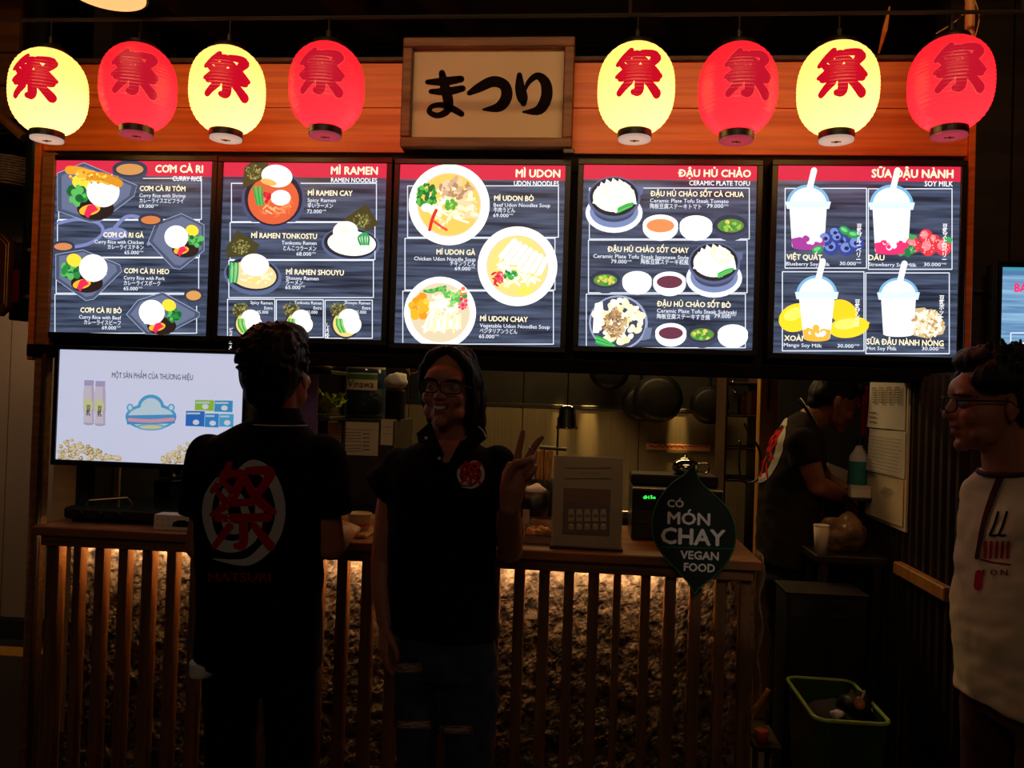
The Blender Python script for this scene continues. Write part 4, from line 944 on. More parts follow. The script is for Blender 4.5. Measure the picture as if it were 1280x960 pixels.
bm = B(); tube(bm, [(q.x + .03, 3.12, zz), (q.x - .07, 3.12, zz + .004)], .007, 8); obj('handle', bm, 'black', T)
bm = B(); tube(bm, [(q.x - .005, 3.12, ZT), (q.x - .005, 3.12, zz + .12)], .004, 8); obj('upright_rod', bm, 'steel_dark', T)
for k, (px, py) in enumerate(((662, 560), (671, 559), (681, 558))):
    q = at(px, py, 3.13); bm = B(); ball(bm, q, (.006, .006, .008), 2); tube(bm, [(q.x, q.y, ZT + .12), q], .003, 6)
    tag(obj('steel_skewer', bm, 'chrome'), ('leftmost', 'middle', 'rightmost')[k] + ' of three round-headed steel skewers behind the raised hand', 'skewer', 'steel skewers behind the raised hand')
q = onc(668, 3.058); T = thing('sauce_bowl', q, 'dark bowl holding a pale cloth, in front of the sticks', 'bowl')
hb = at(668, 612, 3.08).z - ZT
obj('bowl_wall', lathe(B(), [(0, 0), (.03, 0), (.055, hb * .5), (.06, hb), (.056, hb), (.05, hb * .5), (0, .02)], q, 28, caps=False), 'black', T, smooth=True)
bm = B(); ball(bm, (q.x + .004, q.y, ZT + hb), (.04, .035, .022), 3)
for v in bm.verts: v.co += V((1, 1, 1)) * noise.noise(v.co * 45) * .008
obj('folded_cloth', bm, 'card', T, smooth=True)
# acrylic menu stand
Ym = 2.745; x0, x1 = at(691, 630, Ym).x, at(778, 630, Ym).x; z1 = at(734, 571, Ym).z
T = thing('menu_stand', ((x0 + x1) / 2, Ym + .03, ZT), 'upright card in a clear stand showing a row of bottles, left of the leaf sign', 'menu stand')
obj('card', box(B(), (x0, Ym + .002, ZT + .01), (x1, Ym + .005, z1), .0005), mat('old_card', (176, 160, 120), .8, 0, .06, 5), T)
obj('clear_sleeve', box(B(), (x0 - .004, Ym - .003, ZT + .008), (x1 + .004, Ym + .001, z1 + .004), .001), mat('acrylic', (230, 225, 215), .12, 0, .02, 5, alpha=.12), T)
obj('base', box(B(), (x0 - .006, Ym - .012, ZT), (x1 + .006, Ym + .06, ZT + .010), .002), 'black', T)
P = Print(Ym + .0018, 640, 490, 4.57)
P.rect(295, 547, 556, 826, (86, 40, 26), 1); P.rect(295, 547, 556, 640, (110, 48, 30), 2); P.rect(295, 742, 556, 752, (130, 80, 50), 2); P.rect(295, 792, 556, 826, (60, 26, 18), 2)
for i in range(5):
    x = 338 + i * 46
    P.poly([(x - 12, 668), (x + 12, 668), (x + 17, 690), (x + 17, 738), (x - 17, 738), (x - 17, 690)], (206, 190, 160), 3); P.rect(x - 13, 700, x + 13, 716, (120, 96, 66), 4); P.rect(x - 15, 756, x + 15, 786, (206, 176, 120), 3); P.ell(x, 757, 12, 5, (236, 220, 170), 4)
for y, x0_, x1_, c in ((436, 304, 568, (60, 44, 40)), (465, 386, 490, (170, 70, 50)), (496, 300, 570, (50, 38, 34))):
    x = x0_; gg = random.Random(y)
    while x < x1_: w_ = gg.choice([5, 7, 9]); P.line([(x, y + gg.uniform(-3, 1)), (x + w_, y + gg.uniform(-3, 3))], 7 if y != 465 else 4, c, 2); x += w_ + 4
P.build('printed_card', PRINT, T)
# leaf-shaped sign
Yv = 2.67; C = (640, 440, 3.0)
leaf = [(683, 418), (690, 452), (708, 490), (752, 530), (806, 585), (833, 645), (836, 720), (806, 790), (752, 848), (704, 884), (684, 906), (664, 872), (622, 822), (572, 770), (532, 704), (526, 632), (546, 562), (594, 498), (648, 458)]
def P3(x, y, Y): return at(C[0] + x / C[2], C[1] + y / C[2], Y)
sm = smooth_path(leaf + leaf[:1], 5)[:-1]
q = P3(684, 906, Yv); T = thing('leaf_sign', (q.x, Yv, q.z), 'dark green leaf-shaped vegan food sign with white lettering on the counter front', 'sign')
prism(bm := B(), [P3(x, y, Yv) for x, y in sm], (0, .010, 0)); obj('leaf_board', bm, 'leaf_sign', T)
bm = B(); tube(bm, [P3(x, y, Yv - .001) for x, y in sm], .0022, 6, closed=True); obj('leaf_rim', bm, 'leaf_edge', T)
P = Print(Yv - .0004, *C); P.line([(560, 731), (832, 738)], 4, (30, 120, 70), 1)
W_ = (255, 250, 244)
for t, xa_, xb_, yb_, h in (('CÓ', 583, 643, 580, 26), ('MÓN', 584, 741, 643, 43), ('CHAY', 560, 797, 716, 57), ('VEGAN', 632, 774, 774, 29), ('FOOD', 645, 760, 820, 29)): P.text(t, xa_, xb_, yb_, h, W_, 2, 1.1)
P.build('lettering', PRINT, T)
bm = B(); q = P3(684, 760, Yv); box(bm, (q.x - .02, Yv + .010, q.z - .03), (q.x + .02, 2.689, q.z + .05), .002); obj('fixing_block', bm, 'black', T)
# cash register
Y0 = 2.98; x0, x1 = at(790, 640, Y0).x, at(903, 640, Y0).x; z1 = at(845, 612, Y0).z; z2 = at(845, 594, Y0 + .12).z
T = thing('cash_register', ((x0 + x1) / 2, 3.1, ZT), 'black cash register with small green digits behind the leaf sign', 'register')
obj('body', box(B(), (x0, Y0, ZT), (x1, Y0 + .26, z1), .006), 'black', T)
obj('display_hood', box(B(), (x0, Y0 + .10, z1), (x1, Y0 + .26, z2), .006), 'iron', T)
bm = B(); tube(bm, [(x0, Y0, z1), (x1, Y0, z1)], .0016, 6); obj('metal_edge', bm, 'steel', T)
for i in range(2): obj('drawer', box(B(), (x0 + .01, Y0 - .004, ZT + .01 + i * .05), (x1 - .01, Y0, ZT + .055 + i * .05), .002), 'matte_black', T)
P = Print(Y0 - .0004, 640, 440, 3.0); P.text('dH', 492, 514, 550, 12, (60, 255, 90), 1, 1.5); P.text('5o', 519, 538, 550, 12, (60, 255, 90), 1, 1.5)
P.build('green_digits', attr_mat('digit_glow', 1.1), T)
# steel pots on the register
q = at(856, 594, 3.18); T = thing('steel_teapot', (q.x, 3.16, z2), 'squat shiny steel pot on top of the cash register', 'pot')
hp = .055; obj('body', lathe(B(), [(.04, 0), (.052, .015), (.05, .04), (.03, hp)], (q.x, 3.16, z2), 28), 'chrome', T, smooth=True)
obj('lid', lathe(B(), [(.03, hp), (.02, hp + .006), (.005, hp + .008), (.005, hp + .016)], (q.x, 3.16, z2), 20), 'chrome', T, smooth=True)
bm = B(); tube(bm, smooth_path([(q.x + .045, 3.16, z2 + .04), (q.x + .085, 3.16, z2 + .04), (q.x + .08, 3.16, z2 + .008), (q.x + .05, 3.16, z2 + .012)]), .004, 8); obj('handle', bm, 'chrome', T)
# pale end cloth at the counter's right end
bm = B(); q = at(944, 700, 2.72)
for i in range(2): pass
pts = []
nz_ = 22
for j in range(nz_ + 1):
    z = ZT + .004 - (.44) * j / nz_
    pts.append([(q.x + .018 + .014 * sin(j * .7 + k) * .6 + .006 * k, 2.70 + .05 * k, z) for k in range(5)])
vv = [[bm.verts.new(p) for p in r_] for r_ in pts]
for j in range(nz_):
    for k in range(4): bm.faces.new((vv[j][k], vv[j][k + 1], vv[j + 1][k + 1], vv[j + 1][k]))
o = obj('plastic_wrap', bm, mat('thin_plastic', (190, 160, 120), .25, 0, .2, 20, alpha=.5, bump=.3), smooth=True); tag(o, 'crumpled clear plastic wrap hanging down the right end of the counter', 'plastic wrap')
o.modifiers.new('thick', 'SOLIDIFY').thickness = .002

# ================================================================== KITCHEN
# steel cabinet with notices, jar on top
Y0 = 3.60; x0, x1 = at(396, 560, Y0).x, at(492, 560, Y0).x; zc = at(445, 523, Y0).z
T = thing('steel_cabinet', ((x0 + x1) / 2, 3.8, 0), 'tall steel cabinet with paper notices, between the two people in front', 'cabinet')
obj('body', box(B(), (x0, Y0, 0), (x1, 4.0, zc), .006), 'steel_dark', T)
d = obj('door', box(B(), (x0 + .01, Y0 - .018, .08), (x1 - .01, Y0 - .001, zc - .012), .004), 'steel_dark', T)
bm = B(); tube(bm, [(x0 + .03, Y0 - .018, 1.0), (x0 + .03, Y0 - .045, 1.0), (x0 + .03, Y0 - .045, 1.15), (x0 + .03, Y0 - .018, 1.15)], .005, 8); obj('handle', bm, 'steel', d)
Yn = Y0 - .020
def notice(nm, crop, x0_, y0_, x1_, y1_, Y, label, rows, m='paper'):
    P = Print(Y, *crop); a = P.p(x0_, y0_); b_ = P.p(x1_, y1_)
    T = thing(nm, ((a[0] + b_[0]) / 2, Y, min(a[1], b_[1])), label, 'notice')
    obj('sheet', box(B(), (a[0], Y + .0004, b_[1]), (b_[0], Y + .0016, a[1])), m, T)
    for y, xa, xb, h, c in rows: 
        if h > 9: P.rect(xa, y, xb, y + h, c, 1); continue
        x = xa; gg = random.Random(int(y + xa))
        while x < xb: w_ = gg.uniform(8, 22); P.line([(x, y), (min(x + w_, xb), y)], h, c, 1); x += w_ + 7
    P.build('printed_lines', PRINT, T); return T
D6 = (380, 440, 6.857); PU = (90, 60, 110); GR = (150, 130, 120)
notice('paper_notice', D6, 206, 592, 632, 892, Yn, 'white printed notice with dark heading bar on the steel cabinet', [(656, 254, 576, 14, (70, 40, 90)), (615, 248, 350, 5, GR)] + [(y, 272, 490, 5, GR) for y in (690, 715, 740, 765, 800, 825, 850)] + [(y, 508, 560, 7, (120, 60, 60)) for y in (700, 735, 770, 802, 838)])
notice('paper_slip', D6, 662, 574, 758, 800, Yn, 'narrow plain paper slip beside the printed notice on the cabinet', [(640, 680, 740, 4, GR), (700, 680, 740, 4, GR)])
q = at(452, 520, 3.75); hh = at(452, 449, 3.75).z - zc; rj = .108
T = thing('storage_jar', (q.x, 3.76, zc), 'big blue plastic jar with a pale cap and a brand label, on the cabinet', 'jar'); c = V((q.x, 3.76, zc))
obj('jar_body', lathe(B(), [(.0, 0), (.09, 0), (rj, .02), (rj, hh * .72), (rj * .92, hh * .84), (rj * .86, hh * .86)], c, 40, caps=False), 'water_blue', T, smooth=True)
obj('cap', lathe(B(), [(rj * .93, hh * .83), (rj * .94, hh * .985), (rj * .9, hh), (0, hh)], c, 40, caps=False), 'jar_cap', T, smooth=True)
obj('contents', lathe(B(), [(0, .01), (.085, .012), (rj - .01, .03), (rj - .01, hh * .5), (0, hh * .5)], c, 32, caps=False), mat('dark_beans', (30, 40, 46), .35, 0, .6, 60, bump=.8), T, smooth=True)
# curved label
z0l, z1l = at(452, 440 + 325 / 6.857, 3.65).z, at(452, 440 + 178 / 6.857, 3.65).z
def wrapj(v2, f, off, nm, m, T_, cx_):   # (arc length, z) -> around the jar
    v3 = [(c.x + (rj + off) * sin(u / rj + cx_), c.y - (rj + off) * cos(u / rj + cx_), z) for u, z in v2]
    me = bpy.data.meshes.new(nm); me.from_pydata(v3, [], f); return obj(nm, me, m, T_)
wl_ = .078; n = 16; ca = R(9)
v2 = [(-wl_ + 2 * wl_ * i / n, z) for i in range(n + 1) for z in (z0l, z1l)]; f = [(2 * i, 2 * i + 2, 2 * i + 3, 2 * i + 1) for i in range(n)]
L_ = wrapj(v2, f, .0012, 'label_sheet', 'paper', T, ca)
zb_ = z0l + (z1l - z0l) * .62; v2 = [(-wl_ + 2 * wl_ * i / n, z) for i in range(n + 1) for z in (zb_, z1l - .006)]; wrapj(v2, f, .0018, 'green_band', mat('green_print', (70, 120, 50), .6), T, ca)
v, f = text_mesh('Vinawa'); lo = min(x for x, y in v); hi = max(x for x, y in v); W = wl_ * 1.5
wrapj([((x - lo) / (hi - lo) * W - W / 2, z0l + .012 + y * .045) for x, y in v], f, .0024, 'brand_name', 'ink', T, ca)
# shelf rack at the left with greens
Ya = 3.33; xa, xb = at(335, 500, Ya).x, at(413, 500, Ya).x
T = thing('shelf_rack', ((xa + xb) / 2, 3.45, 0), 'dark shelf rack behind the man turned away', 'shelf')
zs1, zs2 = at(380, 462, Ya).z, at(380, 520, Ya).z
for z in (zs1, zs2, .5): obj('shelf', box(B(), (xa, Ya, z - .018), (xb, Ya + .24, z), .003), 'steel_dark', T)
for x in (xa + .008, xb - .008):
    for y in (Ya + .23,): bm = B(); tube(bm, [(x, y, 0), (x, y, zs1 + .1)], .008, 8); obj('upright', bm, 'steel_dark', T)
def leafy(q, s, seed, lab, m='leaf'):
    bm = B()
    for k in range(4):
        n_ = 12; r0 = []; a0 = k * 1.5 + seed
        for j in range(n_ + 1):
            for i in range(n_ + 1):
                u, v_ = i / n_ * 2 - 1, j / n_ * 2 - 1; rr = sqrt(u * u + v_ * v_)
                x = u * s * 1.5; y = v_ * s; z = s * .55 * (rr ** 2) * .8 + .012 * sin(9 * u + k) * rr + noise.noise(V((u * 3, v_ * 3, seed + k))) * s * .3 + k * .011
                co = V((x * cos(a0) * .9 - y * sin(a0) * .5, x * sin(a0) * .4 + y * cos(a0), z))
                r0.append(bm.verts.new(q + co + V((0, 0, s * .2))))
        for j in range(n_):
            for i in range(n_):
                b0 = j * (n_ + 1) + i; bm.faces.new((r0[b0], r0[b0 + 1], r0[b0 + n_ + 2], r0[b0 + n_ + 1]))
    zmin = min(v.co.z for v in bm.verts)
    bmesh.ops.translate(bm, verts=bm.verts, vec=(0, 0, q.z - zmin + .001))
    o = obj('lettuce', bm, m, smooth=True); return tag(o, lab, 'lettuce')
q = at(398, 520, 3.44); leafy(V((q.x + .01, 3.44, zs2)), .078, 1.0, 'bright green lettuce beside the right ear of the man turned away')
q = at(406, 462, 3.46); leafy(V((q.x, 3.46, zs1)), .042, 2.3, 'lettuce leaves on the upper shelf just under the ramen menu')
for k, (px, lab) in enumerate(((396, 'orange carrot piece lying beside lettuce on the upper shelf'), (402, 'yellow pepper strip lying beside lettuce on the upper shelf'))):
    q = at(px, 460, 3.38); bm = B(); tube(bm, [(q.x - .04, 3.38 - .012 * k, zs1 + .012), (q.x, 3.37 - .012 * k, zs1 + .015), (q.x + .05, 3.38 - .012 * k, zs1 + .012)], [.006, .011, .004], 8)
    tag(obj(('carrot_piece', 'pepper_strip')[k], bm, ('food', 'post_wood')[k], smooth=True), lab, 'vegetable')
a = at(379, 468, 3.32); b = at(395, 545, 3.32)
tag(obj('lilac_sheet', box(B(), (a.x, 3.325, b.z), (b.x, 3.329, a.z), .001), 'purple'), 'pale lilac plastic sheet hanging beside the neck of the man turned away', 'sheet')
q = at(493, 520, 3.75); bm = B(); ball(bm, (q.x + .014, 3.70, zc + .17), (.05, .045, .04), 3)
for v in bm.verts: v.co += V((1, 0, 1)) * noise.noise(v.co * 30) * .014
T = thing('spice_sack', (q.x + .014, 3.70, zc + .13), 'tan cloth sack on a dark tin, right of the big blue jar', 'sack'); obj('cloth', bm, 'card', T, smooth=True)
tag(obj('dark_tin', lathe(B(), [(.045, 0), (.045, .128), (.04, .132)], (q.x + .014, 3.70, zc), 24), 'iron', smooth=False), 'dark tin under the tan sack, right of the big blue jar', 'tin')
bm = B(); ring_pts = [(at(516, 455, 3.0).x + .024 * cos(t / 12 * pi * 1.2 + 2), 3.0, at(518, 458, 3.0).z + .024 * sin(t / 12 * pi * 1.2 + 2)) for t in range(13)]
tube(bm, [(ring_pts[0][0], 2.98, zl0 - .03), (ring_pts[0][0], 3.0, zl0 - .06)] + [(x, 3.0, z - .0) for x, y, z in [(p[0], p[1], p[2] - .0) for p in ring_pts]], .003, 6); tag(obj('wire_hook', bm, 'chrome'), 'curved shiny wire hook to the upper left of the smiling woman', 'hook')
# back bench
x0, x1 = at(420, 600, 4.4).x, at(898, 600, 4.4).x; zbk = .9
T = thing('back_bench', ((x0 + x1) / 2, 4.6, 0), 'steel work bench along the kitchen back wall', 'bench')
obj('bench_top', box(B(), (x0, 4.35, zbk - .04), (x1, 4.93, zbk), .004), 'steel', T)
for x in (x0 + .05, x1 - .05): 
    for y in (4.4, 4.88): obj('leg', box(B(), (x - .02, y - .02, 0), (x + .02, y + .02, zbk - .04), .002), 'steel_dark', T)
obj('lower_shelf', box(B(), (x0 + .02, 4.4, .3), (x1 - .02, 4.88, .32), .002), 'steel_dark', T)
# pans on a rail
zr_ = at(810, 432, 4.86).z
xa, xb = at(725, 430, 4.86).x, at(925, 430, 4.86).x
T = thing('pan_rail', ((xa + xb) / 2, 4.86, zr_), 'steel hanging rail on the back wall above the pans', 'rail')
bm = B(); tube(bm, [(xa, 4.86, zr_), (xb, 4.86, zr_)], .008, 10); obj('bar', bm, 'steel', T)
for x in (xa + .03, xb - .03): bm = B(); tube(bm, [(x, 4.86, zr_), (x, 4.96, zr_)], .006, 8); obj('bracket', bm, 'steel', T)
def pan(px, py, rp, Y, lab, nm='frying_pan', dz=None):
    q = at(px, py, Y); T = thing(nm, (q.x, Y, q.z - rp), lab, 'pan')
    bm = B(); lathe(bm, [(0, -.012), (rp * .72, -.010), (rp * .80, -.004), (rp, .035), (rp - .004, .035), (rp * .78, .0), (0, -.006)], (0, 0, 0), 40, caps=False)
    bmesh.ops.rotate(bm, verts=bm.verts, cent=(0, 0, 0), matrix=Matrix.Rotation(-pi / 2, 3, 'X')); bmesh.ops.translate(bm, verts=bm.verts, vec=q)
    obj('pan_body', bm, 'iron', T, smooth=True)
    top = q + V((0, .03, rp)); bm = B(); ht = zr_ - .012
    tube(bm, [top - V((0, 0, .012)), top + V((0, 0, .03)), (q.x, Y + .02, max(ht, top.z + .05))], [.010, .009, .011], 8); obj('handle', bm, 'black', T)
pan(762, 462, .118, 4.80, 'shallow black pan highest on the back wall, left of the overlapping pair', 'wok')
pan(801, 504, .108, 4.86 - .03, 'black frying pan partly behind the largest pan on the back wall')
pan(823, 498, .142, 4.76, 'largest black frying pan hanging on the back wall')
pan(888, 506, .112, 4.80, 'black frying pan hanging rightmost on the back wall')
# chrome pendant over the pass
q = at(709, 521, 3.7); zt_ = at(709, 506, 3.7).z; zb_ = at(709, 536, 3.7).z; T = thing('heat_lamp', (q.x, 3.7, zb_), 'shiny bell-shaped pendant hanging over the pass, right of the raised hand', 'lamp')
hq = zt_ - zb_; obj('bell', lathe(B(), [(.048, 0), (.050, .006), (.042, .016), (.036, hq * .8), (.028, hq * .95), (.010, hq), (.0, hq)], (q.x, 3.7, zb_), 36, caps=False), 'chrome', T, smooth=True)
bm = B(); tube(bm, [(q.x, 3.7, zt_), (q.x, 3.7, 3.25)], .003, 6); obj('cord', bm, 'black', T)
obj('ceiling_cup', lathe(B(), [(.02, 0), (.022, .03), (.01, .04)], (q.x, 3.7, at(709, 463, 3.7).z), 20), 'chrome', T, smooth=True)
# tape strip with red marks on the back wall
a = at(808, 554, 4.93); b = at(888, 567, 4.93); T = thing('label_strip', ((a.x + b.x) / 2, 4.93, b.z), 'long pale strip with red marks on the steel back wall', 'label')
obj('strip', box(B(), (a.x, 4.932, b.z + .012), (b.x, 4.936, a.z - .0), .001), mat('orange_paper', (206, 140, 96), .7), T)
P = Print(4.9315, 640, 440, 3.0); gg = random.Random(4); x = 516
while x < 735: w_ = gg.uniform(3, 8); P.line([(x, 352 + gg.uniform(-3, 3)), (x + w_, 356 + gg.uniform(-4, 4))], 4, (180, 40, 30), 1); x += w_ + 4
P.build('red_marks', PRINT, T)
# shelf with boxes at the passage
Y0 = 4.3; a = at(918, 519, Y0); b = at(950, 519, Y0); T = thing('box_shelf', ((a.x + b.x) / 2, 4.4, 0), 'dark shelf unit left of the timber upright', 'shelf')
for py in (519, 478, 600, 560): z = at(935, py, Y0).z; obj('shelf', box(B(), (a.x - .03, Y0, z - .012), (b.x, Y0 + .3, z), .002), 'dark_wood', T)
for x in (a.x - .04, b.x): obj('side_panel', box(B(), (x - .006, Y0, 0), (x + .006, Y0 + .3, at(935, 455, Y0).z), .002), 'dark_wood', T)
zsh = at(935, 519, Y0).z
for px0, px1, py, m, lab in ((926, 932.5, 494, 'food', 'small tan box leftmost on the dark shelf'), (933, 939.5, 489, 'card', 'taller pale box beside the red one on the dark shelf'), (940, 944.5, 488, 'red', 'narrow red box on the dark shelf'), (945, 949, 492, 'food', 'small tan box rightmost on the dark shelf')):
    x0_ = at(px0, 500, Y0 + .05).x; x1_ = at(px1, 500, Y0 + .05).x; z1_ = at(px0, py, Y0 + .05).z
    T = thing('food_carton', ((x0_ + x1_) / 2, Y0 + .09, zsh), lab, 'box', 'cartons on the dark shelf'); obj('carton', box(B(), (x0_, Y0 + .05, zsh), (x1_, Y0 + .13, z1_), .002), m, T); obj('flap', box(B(), (x0_, Y0 + .06, z1_), (x1_, Y0 + .12, z1_ + .003)), m, T)
bm = B(); tube(bm, smooth_path([tuple(at(x, y, 3.95)) for x, y in ((930, 528), (938, 545), (949, 562), (951, 590), (943, 602), (930, 602), (924, 585), (925, 550))], 6), .006, 8)
tag(obj('hose', bm, 'steel_dark', smooth=True), 'thin grey hose looping beside the timber upright', 'hose')
bm = B(); tube(bm, smooth_path([tuple(at(x, y, 4.9)) for x, y in ((914, 462), (918, 472), (915, 482), (920, 490))], 6) + [(at(920, 490, 4.9).x, 4.96, at(920, 490, 4.9).z)], .007, 8); tag(obj('steel_tap', bm, 'chrome', smooth=True), 'small shiny tap-like fitting at the right end of the back wall', 'fitting')

# ================================================================== PASSAGE AND RIGHT SIDE
# board with three sheets on the side wall (turned towards the stall)
C5 = (900, 440, 3.2)
def side(px, py):   # point of the plane x = XW - .02
    d = FW + RT * ((px - 640) / FPX) - UP * ((py - 480) / FPX); return CAM + d * ((XW - .016) / d.x)
tl, tr, br_, bl = side(1090, 463), side(1139, 463), side(1140, 668), side(1089, 648)
yA, yB = tr.y, tl.y; zT, zB = 1.585, (br_.z + bl.z) / 2
T = thing('notice_board', (XW - .02, (yA + yB) / 2, zB), 'tall pale board pinned with papers on the corrugated side wall', 'board')
obj('backing', box(B(), (XW - .022, yA, zB), (XW - .0135, yB, zT), .002), 'paper', T)
for k, (ya, yb, z0_, z1_, lab) in enumerate(((.02, .95, .66, .985, 'upper paper sheet printed with a small table'), (.03, .97, .345, .65, 'middle paper sheet covered in handwritten lines'), (.02, .95, .03, .335, 'lowest paper sheet, nearly blank'))):
    L = yB - yA; Hh = zT - zB; y0_ = yA + L * (1 - yb); y1_ = yA + L * (1 - ya); za = zB + Hh * z0_; zb2 = zB + Hh * z1_
    T2 = thing('pinned_sheet', (XW - .026, (y0_ + y1_) / 2, za), lab + ' on the tall board', 'paper')
    bm = B(); n = 6; rows = []
    for j in range(n + 1):
        rows.append([bm.verts.new((XW - .0245 - .008 * (1 - j / n) ** 2 * (i / n), y0_ + (y1_ - y0_) * i / n, za + (zb2 - za) * j / n)) for i in range(n + 1)])
    for j in range(n):
        for i in range(n): bm.faces.new((rows[j][i], rows[j][i + 1], rows[j + 1][i + 1], rows[j + 1][i]))
    o = obj('sheet', bm, 'card' if k < 2 else 'paper', T2); o.modifiers.new('t', 'SOLIDIFY').thickness = .0006
    v = []; f = []; gg = random.Random(k)
    def ln(ya_, yb_, z_, h_):
        b0 = len(v); x_ = XW - .0345
        v.extend([(x_, ya_, z_), (x_, yb_, z_), (x_, yb_, z_ + h_), (x_, ya_, z_ + h_)]); f.append((b0, b0 + 1, b0 + 2, b0 + 3))
    if k == 0:
        for c_ in range(4):
            for r_ in range(7): ln(y0_ + .03 + c_ * (L * .2), y0_ + .03 + c_ * (L * .2) + L * .13, zb2 - .025 - r_ * .009, .004)
        for r_ in range(3): ln(y1_ - .11, y1_ - .03, zb2 - .12 - r_ * .018, .004)
    elif k == 1:
        for r_ in range(12):
            y_ = y1_ - .02
            while y_ > y0_ + .03: w_ = gg.uniform(.01, .03); ln(y_ - w_, y_, zb2 - .03 - r_ * .013, .0025); y_ -= w_ + .007
    else:
        for r_ in range(4): ln(y0_ + .08 + r_ * .02, y0_ + .16 + r_ * .015, za + .12 - r_ * .007, .004)
    me = bpy.data.meshes.new('m'); me.from_pydata(v, [], f); obj('writing', me, mat('pencil', (120, 90, 76), .8), T2)
# handrail
bm = B(); h0 = side(1127, 708); h1 = side(1192, 746); zr2 = (h0.z + h1.z) / 2
T = thing('wall_rail', (XW - .02, 2.9, zr2), 'wooden rail fixed low along the corrugated side wall', 'rail')
obj('rail_board', box(B(), (XW - .045, max(2.64, h1.y), zr2 - .022), (XW - .014, h0.y, zr2 + .022), .004), 'post_wood', T)
# work table in the passage with bag, cup, box, bottle
Y0 = 3.2; x0, x1 = at(1017, 690, Y0).x, XW - .13; zw = at(1050, 693, 3.2).z
T = thing('work_table', ((x0 + x1) / 2, 3.27, 0), 'narrow steel work table in front of the bending cook', 'table')
obj('table_top', box(B(), (x0, 3.16, zw - .03), (x1 + .1, 3.38, zw), .004), 'steel_dark', T)
for x in (x0 + .03, x1 + .07):
    for y in (3.18, 3.36): obj('leg', box(B(), (x - .015, y - .015, 0), (x + .015, y + .015, zw - .03), .002), 'steel_dark', T)
q = at(1053, 690, 3.26); bm = B(); ball(bm, (q.x, 3.27, zw + .07), (.078, .08, .07), 4)
for v in bm.verts: 
    v.co += (v.co - V((q.x, 3.27, zw + .07))).normalized() * (noise.noise(v.co * 22) * .03 + abs(noise.noise(v.co * 50)) * .012); v.co.z = max(v.co.z, zw + .001)
tag(obj('plastic_bag', bm, mat('bag_plastic', (150, 112, 78), .3, 0, .15, 12, alpha=.75, bump=.3), smooth=True), 'crumpled translucent bag on the work table below the cook', 'bag')
q = at(1026, 690, 3.2); T = thing('paper_cup', (q.x, 3.2, zw), 'cream paper cup at the left end of the work table', 'cup')
obj('cup_wall', lathe(B(), [(0, 0), (.022, 0), (.028, .105), (.025, .105), (.02, .006), (0, .005)], (q.x, 3.2, zw), 24, caps=False), 'paper', T, smooth=True); obj('rim', lathe(B(), [(.027, .102), (.030, .105), (.027, .108), (.025, .105)], (q.x, 3.2, zw), 24, caps=False), 'paper', T, smooth=True)
# small wall shelf carrying bottle and box
zq = at(1076, 622, 3.36).z; x0 = at(1059, 600, 3.4).x
T = thing('wall_shelf', ((x0 + XW) / 2, 3.42, zq - .012), 'small shelf at the far end of the side wall', 'shelf'); obj('shelf_board', box(B(), (x0, 3.34, zq - .012), (XW - .0, 3.52, zq), .002), 'steel_dark', T)
obj('bracket', box(B(), (XW - .04, 3.455, zq - .10), (XW + .01, 3.47, zq - .012), .002), 'steel_dark', T)
a = at(1062, 604, 3.37); b = at(1088, 622, 3.37); T = thing('white_box', ((a.x + b.x) / 2, 3.37, zq), 'small white box on the wall shelf beside the pinned papers', 'box'); obj('carton', box(B(), (a.x, 3.345, zq), (min(b.x, XW - .03), 3.38, zq + .045), .002), 'card', T); obj('tuck_flap', box(B(), (a.x, 3.343, zq + .038), (min(b.x, XW - .03), 3.3455, zq + .045)), 'paper', T)
q = at(1074, 600, 3.43); hz = at(1074, 548, 3.43).z - zq; T = thing('label_bottle', (q.x, 3.44, zq), 'bottle with green and pale label on the wall shelf', 'bottle')
obj('bottle_body', lathe(B(), [(0, 0), (.033, 0), (.036, .01), (.036, hz * .68), (.014, hz * .84), (.013, hz * .9)], (q.x, 3.44, zq), 28, caps=False), 'card', T, smooth=True)
obj('label_sheet', lathe(B(), [(.0372, hz * .2), (.0372, hz * .6)], (q.x, 3.44, zq), 28, caps=False), 'teal', T, smooth=True); obj('cap', lathe(B(), [(.015, hz * .88), (.015, hz), (0, hz)], (q.x, 3.44, zq), 20, caps=False), 'black', T)
for k in range(2):
    px = 1079 + k * 6; a = at(px, 483, 3.50); b = at(px + 5, 545, 3.50); bm = B(); box(bm, (a.x, 3.50 + k * .01, b.z), (b.x, 3.508 + k * .01, a.z), .002)
    tag(obj('red_strap', bm, 'red'), ('dark red strap hanging left of the pinned papers, nearer the cook', 'dark red strap hanging directly beside the pinned papers')[k], 'strap')
# white plate held / chopping board behind the cook's arm
a = at(1034, 580, 3.86); b = at(1060, 606, 3.86); bm = B(); prism(bm, [at(1034, 578, 3.86), at(1060, 588, 3.86), at(1058, 607, 3.86), at(1035, 600, 3.86)], (0, .012, 0)); tag(obj('chopping_board', bm, 'paper'), "pale board standing behind the cook's forearm", 'board')
bm = B(); box(bm, (a.x, 3.90, 0), (a.x + .5, 4.3, b.z - .002), .004); tag(obj('rear_counter', bm, 'iron'), 'dark counter block behind the cook', 'counter')
